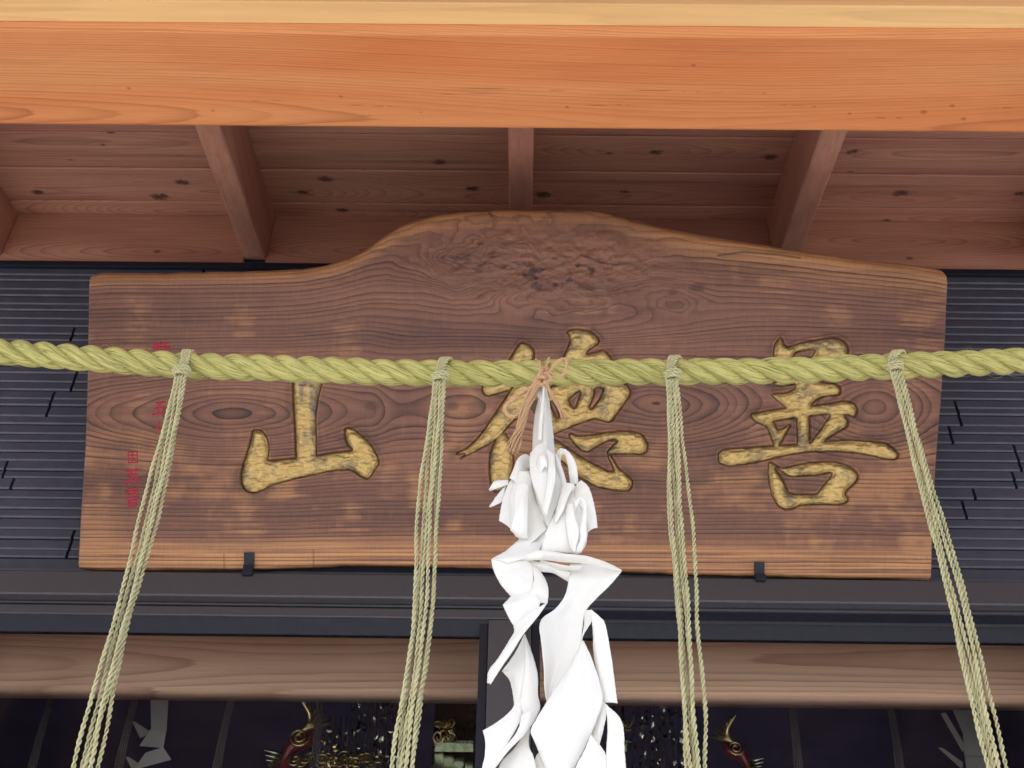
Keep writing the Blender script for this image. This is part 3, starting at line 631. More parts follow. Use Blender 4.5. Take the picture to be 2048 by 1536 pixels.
# ---- the gilded inlay of each character
DEEP = np.clip(-SDF, 0, 40)
HG = H0-.0095+.0095*np.sin(np.clip(DEEP/13, 0, 1)*math.pi/2)**.8+.0045*fbm(BX/11, BY/6, 3)*sm(1, 7, DEEP)*2
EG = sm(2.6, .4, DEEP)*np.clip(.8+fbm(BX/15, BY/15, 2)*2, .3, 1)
EG = np.maximum(EG, .75*np.exp(-((DEEP-6.5-2*fbm(BX/18, BY/18, 2))/1.1)**2)*np.clip(.25+fbm(BX/22, BY/22+7, 3)*4, 0, 1))  # painted inner shading line, gives the strokes a chiselled look
WORN = np.exp(-((BX-612)/30)**2)*sm(905, 860, BY)*sm(700, 730, BY)*np.clip(fbm(BX/14, BY/60, 2)*4+.55, 0, 1)
ix_faces = {}
for (i0, i1, j0, j1), lb in zip(CH, ('carved mountain character', 'carved virtue character', 'carved goodness character')):
    sub = SDF[i0:i1, j0:j1]; nu, nv = sub.shape; Fg = gridfaces(nu, nv); keep = (sub.ravel()[Fg] < .6).all(1); Fg = Fg[keep]
    used, inv = np.unique(Fg, return_inverse=True); Fg = inv.reshape(-1, 4)
    P = (basep.reshape(NU, NV, 3)[i0:i1, j0:j1]+BN*HG[i0:i1, j0:j1, None]).reshape(-1, 3)[used]
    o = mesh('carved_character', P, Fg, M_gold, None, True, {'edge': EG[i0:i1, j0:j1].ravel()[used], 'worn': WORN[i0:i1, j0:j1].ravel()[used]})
    at_parent(o, board)
# ---- small red signature characters (strokes as short ridged bars)
def strokes(name, lines, parent, w_=2.1):
    Vs, Fs = [], []
    for P in lines:
        P = np.array(P, float); 
        for (a_, b_) in zip(P[:-1], P[1:]):
            dvec = b_-a_; L = np.linalg.norm(dvec); dvec = dvec/L; nv_ = np.array([-dvec[1], dvec[0]]); a2 = a_-dvec*.8; b2 = b_+dvec*.8
            o_ = len(Vs); wv = w_*1.35*(.85+.3*random.random())
            for q, s1, hgt in ((a2, 1, 0), (a2, -1, 0), (b2, -.75, 0), (b2, .75, 0)):
                p2 = q+nv_*wv*s1; Vs.append(onboard(p2[0], p2[1])-BN*.0005)
            for q in (a2+dvec*.8, b2-dvec*.8): Vs.append(onboard(q[0], q[1])+BN*.0016)
            Fs += [(o_, o_+1, o_+4), (o_+1, o_+2, o_+5, o_+4), (o_+2, o_+3, o_+5), (o_+3, o_, o_+4, o_+5)]
    o = poly(name, Vs, Fs, M_red); at_parent(o, parent); return o
def at_(ox, oy, sc, L): return [[(ox+a_/sc, oy+b_/sc) for a_, b_ in P] for P in L]
SG = (220, 640, 3.84)
strokes('red_character', at_(*SG, [[(138, 1015), (140, 1100)], [(138, 1018), (208, 1012), (210, 1098)], [(142, 1097), (208, 1094)], [(150, 1040), (198, 1036)], [(172, 1022), (172, 1092)], [(152, 1066), (198, 1064)]]), board, 1.7)
strokes('red_character', at_(*SG, [[(118, 1165), (228, 1150)], [(155, 1140), (158, 1185)], [(200, 1135), (195, 1180)], [(142, 1190), (145, 1215)], [(140, 1190), (212, 1182), (208, 1212)], [(110, 1235), (240, 1215)], [(178, 1180), (170, 1225), (120, 1272)], [(178, 1225), (240, 1262)]]), board, 1.9)
strokes('red_character', at_(*SG, [[(140, 1300), (208, 1290), (206, 1335)], [(105, 1325), (218, 1305)], [(135, 1345), (210, 1333)], [(172, 1285), (172, 1372)], [(120, 1372), (214, 1355)], [(140, 1390), (145, 1435)], [(140, 1392), (205, 1382), (205, 1432)], [(145, 1410), (203, 1404)], [(146, 1433), (205, 1430)]]), board, 1.9)
strokes('red_character', at_(*SG, [[(330, 190), (450, 175)], [(350, 165), (345, 215)], [(385, 160), (380, 240)], [(420, 170), (425, 230)], [(330, 215), (460, 205)], [(360, 195), (330, 235)], [(400, 240), (455, 215)]]), board, 2.0)
strokes('red_character', at_(*SG, [[(370, 405), (440, 400)], [(385, 420), (440, 425)], [(415, 330), (415, 430)], [(370, 350), (450, 340)]]), board, 2.0)
strokes('red_character', at_(*SG, [[(355, 640), (425, 630)], [(385, 635), (365, 720)], [(345, 680), (415, 668), (405, 715)], [(325, 728), (430, 712)]]), board, 2.0)
strokes('red_character', at_(*SG, [[(330, 835), (440, 822)], [(380, 780), (380, 850)]]), board, 2.0)
strokes('red_character', at_(*SG, [[(395, 950), (455, 945)], [(425, 930), (430, 1010)], [(455, 1005), (470, 1015)]]), board, 1.6)
strokes('red_character', at_(*SG, [[(395, 1110), (455, 1100)], [(425, 1080), (425, 1180)], [(400, 1150), (440, 1165)], [(400, 1180), (435, 1172)]]), board, 1.8)
# ---- iron clips that hold the foot of the board
for px, py, lb in ((499, 1122, 'small black iron clip holding the lower edge of the signboard, under the left carved character'), (1518, 1141, 'small black iron clip holding the lower edge of the signboard, under the right carved character')):
    hw = 10; c0 = onboard(px-hw, py+15); c1 = onboard(px+hw, py+15); c2 = onboard(px+hw, py-17); c3 = onboard(px-hw, py-17)
    inn = BN*.0015; out = BN*.006
    V = [c0+inn, c1+inn, c2+inn, c3+inn, c0+out, c1+out, c2+out, c3+out]
    ft = [c0+out-BN*.0005, c1+out-BN*.0005]
    k = empty('board_clip', lb, 'clip', tuple(c0), 'iron clips under the signboard')
    at_parent(poly('clip_tongue', V, [(0, 3, 2, 1), (4, 5, 6, 7), (0, 1, 5, 4), (1, 2, 6, 5), (2, 3, 7, 6), (3, 0, 4, 7)], M_iron), k)
    at_parent(box('clip_foot', c0[0], c1[0], YH-.012, YH-.0005, ZL-.012, float(c0[2])-.001, M_iron, None, .0015), k)

# ================================================================== the straw rope
YR = 1.30
CL = [(-900, 600), (-500, 655), (-200, 690), (0, 703), (150, 716), (370, 732), (600, 738), (860, 745), (1085, 746), (1340, 744), (1550, 741), (1790, 731), (2048, 722), (2300, 705), (2700, 660), (3000, 610)]
C3 = PY(np.array([p[0] for p in CL]), np.array([p[1] for p in CL]), np.full(len(CL), YR))
C3 = cr(C3, 1500); C3[:, 2] += .0012*np.sin(C3[:, 0]*9)
px2m = 1.74/2400
RO = 27.2*px2m
rope = empty('shimenawa_rope', 'thick green three strand twisted straw rope strung across the signboard', 'rope', tuple(C3[750]), None)
rst = RO*.495; cst = RO-rst
lay = -147*px2m
# bulging strand radius for a soft straw strand
for k, P in enumerate(twist(C3, cst, -lay, 3, .7)):
    rad = rst*(1+.05*np.sin(np.arange(len(P))*.11+k*2)+.05*RN.randn(len(P)).cumsum()/60)
    o = tubes('strand', [(P, rad)], M_rope, None, 20); at_parent(o, rope)
# loose fibres lifting off the rope
fl = []
for q in range(230):
    i = RN.randint(200, 1300); k = RN.randint(3); ang = RN.rand()*2*math.pi
    T_ = C3[i+1]-C3[i]; T_ /= np.linalg.norm(T_); nvec = np.array([0, math.cos(ang), math.sin(ang)])
    st = C3[i]+nvec*RO*.97; L = .008+.02*RN.rand(); dirv = T_*(RN.choice([-1, 1]))+.35*np.array([0, math.cos(ang+.9), math.sin(ang+.9)])*1.0; dirv /= np.linalg.norm(dirv)
    tt_ = np.linspace(0, 1, 5)[:, None]; P = st+dirv*L*tt_+nvec*.003*np.sin(tt_*math.pi)*RN.rand()*1.5-nvec*.003*tt_**2*RN.rand()
    fl.append((P, .00022))
o = tubes('loose_fibre', fl, M_rope, None, 3); at_parent(o, rope); o['kind'] = 'stuff'

# ================================================================== cord tassels
def tassel(top, knot, bottoms, label, tied):
    t_ = empty('cord_tassel', label, 'tassel', tuple(PY(knot[0], knot[1], YR-RO)), 'cord tassels hanging from the straw rope')
    YF = YR-RO-.004
    kx, ky = knot
    # loop round the rope: cords rise from the knot over the rope's crest and down its back
    for q in range(4):
        dx = (q-1.5)*4.6+(q%2)*1.2
        tp = PY(top[0]+dx*1.1, top[1]+2*abs(q-1.5), YR)
        kn = PY(kx+(q-1.5)*4, ky+2, YF)
        cx = tp[0]; zc_ = float(np.interp(cx, C3[:, 0], C3[:, 2])); rr_ = RO+.0012
        cx = cx+.004; ang = np.linspace(-.25, 1.02+.1*(q%2), 16)
        arc = [np.array([kn[0]*(1-min(1, max(0, (a_+.25)/1.4)))+cx*min(1, max(0, (a_+.25)/1.4)), YR-rr_*math.cos(a_), zc_+rr_*math.sin(a_)]) for a_ in ang]
        core = np.array([cx+.006, YR-RO*.45*math.cos(1.3), zc_+RO*.45*math.sin(1.3)])
        pts = cr(np.array([kn]+arc[1:]+[core]), 90)
        tubes_ = [(P, .0016) for P in twist(pts, .0016, .013, 2, q)]
        at_parent(tubes('loop_cord', tubes_, M_cord, None, 6), t_)
    kc = PY(kx, ky, YF-.002); kl = []
    for q in range(3):
        a_ = np.linspace(0, 2*math.pi*1.05, 30); rk = .0082+.0007*q
        P = np.stack([kc[0]+rk*1.15*np.cos(a_), kc[1]+.0075*np.sin(a_)*1.0-.001, kc[2]+(q-1)*.0034+.0022*np.sin(a_+q)], 1)
        kl += [(W, .0016) for W in twist(P, .0015, .012, 2, q)]
    at_parent(tubes('knot', kl, M_cord, None, 6), t_)
    nb_ = len(bottoms)
    for q, (bx, by, mids) in enumerate(bottoms):
        dep = (.004*((q*2) % 3)-.004)
        pts = [(kx+(q-(nb_-1)/2)*4.4, ky+3)]+list(mids)+[(bx, by)]
        P3 = [PY(x_, y_, YF-.003+dep*min(1, i_)) for i_, (x_, y_) in enumerate(pts)]
        e = P3[-1]; dv = P3[-1]-P3[-2]; dv /= np.linalg.norm(dv)
        P3.append(e+np.array([0, 0, -.12])+.5*np.array([dv[0], 0, 0])*.03)
        P = cr(np.array(P3), 420); s_ = np.arange(420); P[:, 0] += .0011*np.sin(s_/27+q*2)+.0004*np.sin(s_/9.+q); P[:, 1] += .0008*np.sin(s_/31+q)
        rad = .00138+.0002*np.sin(s_/5.+q)+.00012*np.sin(s_/37.+2*q)
        at_parent(tubes('cord', [(W, rad) for W in twist(P, .00145, .0185*(1+.1*math.sin(q)), 2, q*1.7)], M_cord, None, 6), t_)
tassel((372, 716), (362, 745), [(146, 1536, [(300, 960), (222, 1260)]), (160, 1540, [(312, 960), (235, 1260)]), (171, 1536, [(318, 960), (240, 1300)]), (181, 1536, [(326, 960), (252, 1230), (205, 1420)]), (194, 1536, [(334, 960), (262, 1230)])],
       'leftmost straw cord tassel, slanting down past the small red characters', 5)
tassel((888, 738), (880, 756), [(783, 1536, [(838, 1010), (822, 1290)]), (794, 1536, [(850, 1000), (832, 1240), (806, 1430)]), (803, 1536, [(858, 1000), (840, 1240)]), (812, 1536, [(864, 1000), (848, 1240)]), (822, 1536, [(872, 1000), (864, 1240), (842, 1400)]), (836, 1420, [(876, 1000), (868, 1180)])],
       'straw cord tassel left of the white paper streamers, beside the carved mountain character', 6)
tassel((1345, 730), (1345, 752), [(1380, 1536, [(1343, 1000), (1358, 1240)]), (1388, 1540, [(1350, 1000), (1368, 1300)]), (1392, 1540, [(1356, 1000), (1373, 1240)]), (1398, 1540, [(1362, 1000), (1380, 1300)]), (1409, 1540, [(1380, 1000), (1397, 1260), (1410, 1400)]), (1374, 1530, [(1336, 980), (1352, 1150)])],
       'straw cord tassel right of the white paper streamers, crossing bare wood between two characters', 6)
tassel((1790, 708), (1790, 736), [(1976, 1536, [(1838, 960), (1900, 1210)]), (1984, 1540, [(1843, 960), (1908, 1220)]), (1990, 1536, [(1850, 960), (1920, 1240)]), (2000, 1540, [(1856, 960), (1925, 1210)]), (2012, 1536, [(1862, 960), (1938, 1220), (1975, 1370)])],
       'rightmost straw cord tassel, slanting across the right edge of the signboard', 5)

# ================================================================== jute bow
YJ = YR-RO-.012
K1 = (860, 680, 3.4917)
bow = empty('jute_bow', 'tan jute twine tied in a bow round the straw rope above the paper streamers', 'twine', tuple(PY(1080, 755, YJ)))
def c1(P, Y0=YJ): return [PY(K1[0]+p[0]/K1[2], K1[1]+p[1]/K1[2], Y0-(p[2] if len(p) > 2 else 0)/100.) for p in P]
def hank(name, P, nst, spread, fray=0, r=.0011):
    base = cr(np.array(c1(P)), 120); L = []
    T_, N_, B_ = frames(base); s_ = np.linspace(0, 1, 120)
    for q in range(nst):
        a_ = 2*math.pi*q/nst; off = spread*(1+fray*np.clip(s_-.6, 0, 1)*2.2)*(.75+.25*math.sin(q*2.1))
        W = base+(N_*(np.cos(a_+s_*7)*off)[:, None]+B_*(np.sin(a_+s_*7)*off)[:, None]); W += RN.randn(3)*.0003
        L += [(Z_, r*(.95 if not fray else 1-.3*s_)) for Z_ in twist(W, r*.8, .009, 2, q)]
    at_parent(tubes(name, L, M_jute, None, 5), bow)
hank('bow_loop', [(800, 255, 1), (840, 215, 1.4), (890, 160, 1.5), (935, 137, 1.4), (958, 165, 1.3), (952, 215, 1.3), (915, 252, 1.3), (860, 240, 1.2), (800, 240, 1.2)], 2, .0017)
hank('bow_loop', [(800, 280, 1), (740, 320, 1.4), (660, 360, 1.4), (590, 405, 1.3), (535, 450, 1.2), (520, 490, 1.3), (550, 530, 1.5), (600, 535, 1.4), (635, 500, 1.3), (660, 450, 1.2), (700, 380, 1.2), (760, 300, 1.2)], 3, .0018)
hank('wrap', [(742, 140, -3.0), (765, 158, -1.0), (780, 195, .3), (800, 240, 1.0), (790, 290, 1.2)], 2, .0016)
hank('wrap', [(835, 132, -3.0), (822, 160, -1.2), (812, 200, .3), (805, 250, 1.0), (780, 285, 1.1)], 2, .0016)
hank('bow_knot', [(735, 265, .6), (770, 238, 1.4), (820, 245, 1.7), (835, 280, 1.5), (790, 312, 1.7), (740, 300, 1.4), (755, 262, 1.9), (810, 262, 2.1)], 3, .0018)
hank('bow_knot', [(790, 205, .8), (760, 250, 1.7), (745, 295, 1.3), (775, 320, 1.3)], 3, .0018)
hank('tail', [(775, 290, 1.2), (735, 345, 1.5), (700, 420, 1.7), (668, 500, 1.6), (640, 600, 1.5), (610, 690, 1.4), (590, 790, 1.3)], 9, .0042, .5, .0008)
hank('tail', [(745, 300, 1.2), (700, 360, 1.4), (665, 440, 1.5), (645, 520, 1.5), (620, 620, 1.5), (580, 700, 1.4), (550, 780, 1.3)], 7, .0034, .8, .0007)
hank('tail', [(800, 290, 1.6), (830, 340, 1.8), (860, 400, 1.7), (900, 470, 1.5), (950, 545, 1.4)], 4, .0022, .5, .00085)
hank('tail', [(795, 285, 1.5), (850, 385, 1.6), (890, 440, 1.5), (925, 545, 1.4)], 2, .0015, .6, .0008)
fz_ = []
for q in range(26):
    st = c1([(780+RN.randn()*30, 250+RN.randn()*40, 1.6)])[0]; dv = RN.randn(3)*[1, .4, 1]; dv /= np.linalg.norm(dv); L = .008+.015*RN.rand()
    fz_.append((np.array([st, st+dv*L*.5, st+dv*L+np.array([0, 0, -.002])]), .00012))
o = tubes('jute_fuzz', fz_, M_jute, None, 3); at_parent(o, bow); o['kind'] = 'stuff'

# ================================================================== white paper streamers (shide)
shide = empty('paper_streamers', 'bundle of folded white paper streamers hanging from the jute bow', 'paper streamers', tuple(PY(1085, 775, YR-.03)))
YP = YR-RO-.010
def loft(name, rails, K, nu=14, nv=64, lin=False, th=.0011, par=None, Y0=None):
    K0 = K; Y0 = YP if Y0 is None else Y0; R_ = []
    for r in rails:
        last = [0]; pts = []
        for p in r:
            dpt = p[2] if len(p) > 2 else last[0]; last[0] = dpt
            pts.append(PY(K0[0]+p[0]/K0[2], K0[1]+p[1]/K0[2], Y0-dpt/100.*1.55))
        if not lin and len(pts) > 2:
            pp = [pts[0]]
            for a_, b_, c_ in zip(pts[:-2], pts[1:-1], pts[2:]):
                u1 = b_-a_; u2 = c_-b_; cs = (u1@u2)/(np.linalg.norm(u1)*np.linalg.norm(u2)+1e-9)
                pp += [b_] if cs > .62 else [b_-u1*.06, b_, b_+u2*.06]
            pts = pp+[pts[-1]]
        R_.append(cr(np.array(pts), nv) if not lin else np.array([np.interp(np.linspace(0, 1, nv), np.linspace(0, 1, len(pts)), np.array(pts)[:, c]) for c in range(3)]).T)
    R_ = np.array(R_)
    if len(R_) == 2:
        u = np.linspace(0, 1, nu)[:, None, None]; G_ = R_[0]*(1-u)+R_[1]*u
        bul = np.sin(np.linspace(0, 1, nu)*math.pi)[:, None]*.0022; G_ = G_.copy(); G_[..., 1] -= bul
    else:
        G_ = np.stack([cr(R_[:, j], nu) for j in range(nv)], 1)
    nu_, nv_ = G_.shape[:2]
    # fine creases so that the sheet is not mathematically smooth
    ii, jj = np.meshgrid(np.arange(nu_), np.arange(nv_), indexing='ij'); h_ = (hash(str(rails[0][0])) % 97)/3.; h_ = (rails[0][0][0]*.13) % 31
    G_[..., 1] += .0012*fbm(ii/5+h_, jj/16+h_, 2)*2+.0009*np.abs(fbm(ii/9+h_+3, jj/22+h_, 1))*2
    G_[..., 0] += .0004*fbm(ii/2.+h_, jj/1.5, 2)*2*((ii == 0) | (ii == nu_-1))
    o = mesh(name, G_.reshape(-1, 3), gridfaces(nu_, nv_), M_paper, None, True)
    md = o.modifiers.new('thickness', 'SOLIDIFY'); md.thickness = th; md.offset = 0
    at_parent(o, par or shide); return o
A = K1
def L1(*r, **k): return loft('paper_fold', r, K1, **k)
L1([(700, 900, -.2), (690, 1050, .5), (640, 1200, .9), (640, 1440, 1)], [(820, 850, .9), (810, 1000, 1.6), (815, 1200, 2.1), (860, 1480, 2)], [(945, 985, -.1), (1010, 1120, .6), (1080, 1300, 1), (1050, 1480, 1)], nu=20)
L1([(705, 870, 1.0), (705, 960, 1.7), (750, 1120, 2.2), (822, 1300, 2.6)], [(800, 850, 1.4), (790, 960, 2.3), (800, 1120, 2.6), (824, 1300, 2.7)], [(905, 880, 1.0), (930, 960, 1.6), (895, 1120, 2.2), (827, 1300, 2.6)], nu=18)
L1([(700, 930, 1.6), (720, 1020, 2.2), (760, 1130, 2.6), (800, 1240, 2.7)], [(730, 930, 1.9), (755, 1020, 2.6), (785, 1130, 2.9), (815, 1260, 2.8)])
L1([(795, 255, 0), (780, 340), (757, 420), (735, 520), (722, 640), (716, 760), (712, 870)], [(800, 255, .3), (798, 340, .7), (795, 520, 1.3), (800, 760, 1.8), (800, 870, 2.0)], [(806, 255, 0), (814, 340), (830, 420), (845, 520), (858, 640), (868, 760), (884, 870)], nu=22)
L1([(790, 310, .9), (778, 420, 1.3), (762, 560, 1.6), (752, 700, 1.8)], [(801, 300, 1.0), (796, 420, 1.6), (786, 560, 1.95), (778, 700, 2.1)])
L1([(762, 350, .2), (745, 378, .3), (758, 410, .3), (762, 440, .2)], [(796, 325, .3), (790, 380, .6), (778, 430, .6), (770, 470, .5)])
L1([(700, 812, 0), (655, 800, .8), (615, 828, 1.4), (588, 890, 1.6), (556, 965, 1.6)], [(690, 880, 0), (680, 905, .6), (665, 930, 1.2), (640, 955, 1.5), (600, 1000, 1.5)])
L1([(600, 905, .9), (575, 960, 1.1), (545, 1010, 1.2), (510, 1110, 1.2), (482, 1262, 1)], [(720, 930, .6), (690, 990, .9), (660, 1080, 1.3), (610, 1200, 1.5), (562, 1316, 1.3)], nu=18)
L1([(548, 975, 1.2), (455, 985, 1.4), (413, 1048, 1.2)], [(545, 1012, 1.1), (500, 1026, 1.3), (415, 1052, 1.1)])
L1([(530, 1012, 1.0), (470, 1085, 1.1), (415, 1165, 1.0)], [(520, 1062, 1.0), (498, 1130, 1.1), (422, 1168, 1.0)])
L1([(600, 925, 1.2), (640, 915, 1.8), (700, 940, 2.0), (720, 1060, 1.8), (790, 1250, 2), (820, 1320, 2.2)], [(575, 1040, 1.0), (600, 1100, 1.4), (640, 1200, 1.6), (640, 1330, 1.8), (600, 1450, 1.8), (650, 1480, 1.8)], nu=20)
L1([(573, 1030, 1.8), (560, 1100, 2.0), (566, 1200, 2), (562, 1330, 2)], [(600, 1008, 2.8), (596, 1100, 2.6), (600, 1200, 2.6), (600, 1370, 2.3)])
L1([(600, 1010, 3.0), (592, 1100, 3.2), (585, 1220, 3.2), (564, 1320, 2.8), (600, 1372, 2.2)], [(645, 1000, 3.3), (645, 1100, 3.6), (640, 1220, 3.6), (630, 1330, 3.0), (645, 1380, 2.4)], [(688, 1016, 3.0), (685, 1120, 3.2), (682, 1250, 3.2), (680, 1330, 2.8), (684, 1388, 2.2)])
L1([(700, 790, 2.0), (696, 870, 2.5), (705, 960, 2.8), (740, 1060, 3), (790, 1180, 3)], [(775, 724, 2.2), (785, 860, 3.0), (785, 960, 3.2), (790, 1080, 3.2), (793, 1185, 3.0)], [(868, 800, 2.0), (872, 880, 2.6), (868, 980, 3), (850, 1080, 3.2), (795, 1190, 3.1)], nu=22)
L1([(815, 770, 3.0), (825, 900, 3.5), (815, 1020, 3.6), (783, 1190, 3.4)], [(865, 800, 3.1), (877, 930, 3.6), (858, 1060, 3.7), (815, 1230, 3.5)])
L1([(745, 860, 2.9), (760, 800, 3.4), (800, 790, 3.6), (818, 840, 3.6)], [(770, 930, 3.2), (790, 900, 3.5), (805, 880, 3.6), (815, 900, 3.6)])
L1([(886, 870, .6), (884, 790, 1.3), (912, 754, 2), (960, 775, 2.3), (1010, 840, 2.4), (1030, 930, 2.2), (1033, 1010, 1.6)], [(945, 985, .4), (912, 880, 1.1), (920, 800, 1.8), (945, 805, 2.2), (965, 880, 2.2), (972, 940, 2), (985, 1020, 1.4)])
L1([(870, 790, 1.4), (880, 880, 1.7), (905, 960, 1.8), (900, 1080, 2), (860, 1230, 2.2)], [(902, 830, 1.6), (918, 880, 1.8), (940, 950, 1.9), (960, 1080, 2.2), (900, 1240, 2.3)])
L1([(1015, 1020, 2.0), (1010, 1100, 2.3), (1060, 1180, 2.5), (1085, 1260, 2.4), (1096, 1345, 2)], [(1058, 984, 2.4), (1110, 1030, 2.9), (1140, 1120, 2.9), (1160, 1220, 2.7), (1169, 1310, 2.2)], nu=18)
L1([(935, 1000, 2.6), (900, 1120, 3.0), (882, 1200, 3.0), (865, 1270, 2.8)], [(1010, 1010, 2.8), (960, 1110, 3.3), (930, 1190, 3.4), (878, 1285, 3.2)])
L1([(960, 1000, 1.8), (900, 1160, 2.2), (826, 1300, 2.8), (790, 1410, 2.8), (775, 1478, 2.6)], [(1010, 1020, 1.9), (980, 1160, 2.7), (950, 1300, 3.2), (930, 1420, 3.1), (930, 1480, 2.8)], [(1060, 1020, 1.8), (1085, 1200, 2.2), (1095, 1300, 2.4), (1090, 1400, 2.3), (1040, 1492, 2.2)], nu=22)
L1([(1000, 1185, 3.0), (1010, 1120, 3.5), (1050, 1098, 3.9), (1090, 1130, 4.0), (1094, 1210, 3.9), (1090, 1300, 3.6), (1092, 1390, 3.4), (1055, 1485, 3.0)], [(1005, 1230, 2.8), (1022, 1165, 3.3), (1050, 1120, 3.7), (1070, 1150, 3.8), (1062, 1230, 3.7), (1040, 1330, 3.5), (1045, 1400, 3.3), (1000, 1490, 2.9)])
L1([(960, 1150, 3.1), (950, 1260, 3.4), (965, 1380, 3.3), (985, 1470, 3.0)], [(1000, 1150, 3.5), (1015, 1250, 3.9), (1040, 1340, 3.7), (1010, 1485, 3.2)])
K2s = (900, 1080, 3.3675)
def L2(*r, **k): return loft('paper_fold', r, K2s, **k)
L2([(465, 0, 1.5), (380, 72, 2), (310, 112, 2.2), (278, 133, 2.4)], [(625, 30, 2.0), (580, 95, 2.5), (480, 130, 2.7), (392, 158, 2.6)])
L2([(460, -30, 1.4), (470, 20, 1.6), (540, 60, 1.8)], [(930, -60, 1.6), (915, 30, 1.9), (870, 92, 2.2)])
L2([(390, 158, 2.0), (500, 132, 2.2), (620, 150, 2.2), (700, 175, 2.1), (812, 215, 2.0)], [(520, 205, 1.4), (620, 213, 1.7), (690, 222, 1.7), (740, 245, 1.7), (800, 284, 1.3)])
L2([(600, 66, 2.9), (760, 88, 3.3), (900, 104, 3.5), (1050, 150, 3.6), (1158, 205, 3.4)], [(440, 148, 2.2), (620, 132, 2.6), (760, 150, 2.8), (930, 158, 3.0), (1150, 212, 3.2)])
L2([(640, 90, 3.4), (760, 104, 3.6), (900, 118, 3.7), (1050, 160, 3.8), (1150, 207, 3.6)], [(620, 120, 2.9), (760, 136, 3.0), (880, 140, 3.2), (1000, 170, 3.3), (1140, 213, 3.4)])
L2([(620, 138, 2.4), (720, 160, 2.6), (800, 172, 2.7), (900, 170, 2.8)], [(600, 150, 2.0), (700, 185, 2.1), (780, 200, 2.2), (880, 200, 2.3)])
L2([(806, 160, 1.5), (800, 270, 1.9), (770, 380, 2.2), (710, 460, 2.4), (611, 545, 2.6), (617, 700, 2.4), (633, 850, 2.0), (638, 1000, 1.6), (655, 1095, 1.4)], [(980, 165, 2.2), (930, 300, 2.1), (860, 400, 2.0), (800, 500, 1.7), (760, 620, 1.5), (740, 760, 1.3), (710, 870, 1.2), (680, 1000, 1.1), (662, 1095, 1.1)], [(1157, 208, 3.3), (1080, 300, 2.9), (990, 390, 2.4), (915, 478, 2), (892, 600, 1.8), (886, 690, 1.7), (830, 820, 1.4), (740, 960, 1.2), (670, 1092, 1.2)], nu=26, nv=90)
L2([(278, 133, 2.5), (292, 200, 2.3), (345, 300, 2), (412, 380, 1.8)], [(520, 135, 2.3), (560, 190, 2.7), (560, 290, 3.0), (540, 400, 2.8)], nu=18)
L2([(520, 140, 2.3), (560, 200, 2.8), (560, 300, 3.0), (500, 430, 2.8)], [(600, 205, 2.0), (645, 270, 2.7), (663, 350, 2.9), (655, 430, 2.5)], nu=14)
L2([(412, 378, 1.9), (356, 436, 2.3), (385, 500, 2.3), (425, 570, 2.2), (455, 595, 2.2)], [(560, 330, 3.0), (600, 400, 3.1), (600, 450, 3.0), (560, 510, 2.8), (470, 585, 2.3)], nu=18)
L2([(430, 570, 2.6), (432, 625, 2.7), (385, 710, 2.7), (320, 810, 2.7), (264, 885, 2.7), (256, 965, 2.7)], [(650, 425, 3.3), (590, 510, 3.4), (500, 620, 3.4), (430, 730, 3.3), (350, 850, 3.2), (272, 974, 3.0)], th=.0022)
L2([(500, 640, 1.2), (440, 760, 1.2), (352, 880, 1.1), (405, 950, 1.1), (432, 1085, 1.2), (430, 1160, 1.2)], [(505, 640, 1.3), (515, 760, 1.7), (500, 900, 1.9), (490, 1020, 1.8), (470, 1120, 1.6), (460, 1180, 1.4)], nu=16)
L2([(500, 640, 1.5), (505, 760, 1.9), (500, 900, 2.0), (480, 1050, 2.0), (450, 1170, 2.0), (470, 1250, 1.9)], [(510, 650, 1.3), (550, 760, 1.4), (588, 900, 1.6), (592, 1040, 1.7), (605, 1138, 1.8), (540, 1230, 1.8)], nu=16)
L2([(480, 1040, 1.7), (400, 1160, 2.2), (300, 1240, 2.4), (222, 1282, 2.4), (238, 1350, 2.3), (236, 1450, 2.2), (216, 1545, 2.1), (200, 1700, 2)], [(490, 1150, 2.0), (470, 1220, 2.3), (430, 1300, 2.5), (400, 1350, 2.5), (360, 1430, 2.4), (320, 1490, 2.3), (290, 1545, 2.2), (260, 1700, 2)], nu=20)
L2([(605, 1138, 1.8), (560, 1230, 2.2), (490, 1320, 2.5), (400, 1410, 2.6), (330, 1500, 2.6), (290, 1560, 2.5), (260, 1700, 2.3)], [(480, 1180, 2.6), (470, 1240, 2.8), (440, 1310, 2.9), (380, 1385, 2.9), (320, 1460, 2.9), (270, 1545, 2.7), (240, 1700, 2.4)])
L2([(520, 1270, .9), (440, 1400, .9), (340, 1510, .9), (300, 1700, .9)], [(540, 1260, 1), (532, 1380, 1.5), (560, 1450, 1.5), (585, 1545, 1.4), (600, 1700, 1.2)], nu=16)
L2([(893, 680, 3.0), (820, 830, 3.2), (740, 950, 3.2), (640, 1110, 3), (585, 1200, 2.9), (545, 1295, 2.7), (600, 1400, 2.5), (662, 1545, 2.5), (700, 1700, 2.4)], [(895, 680, 3.1), (880, 860, 3.7), (830, 1000, 3.9), (800, 1140, 3.9), (780, 1280, 3.7), (765, 1400, 3.4), (750, 1545, 3.2), (750, 1700, 3)], [(900, 680, 3.1), (958, 810, 3.3), (1010, 960, 3.3), (1030, 1080, 3.2), (980, 1230, 3), (945, 1320, 2.8), (900, 1420, 2.8), (835, 1545, 2.8), (800, 1700, 2.6)], nu=26, nv=90)
L2([(545, 1290, 2.3), (590, 1400, 2.2), (650, 1545, 2.2), (690, 1700, 2.1)], [(560, 1270, 2.6), (620, 1385, 2.4), (690, 1545, 2.4), (730, 1700, 2.3)])
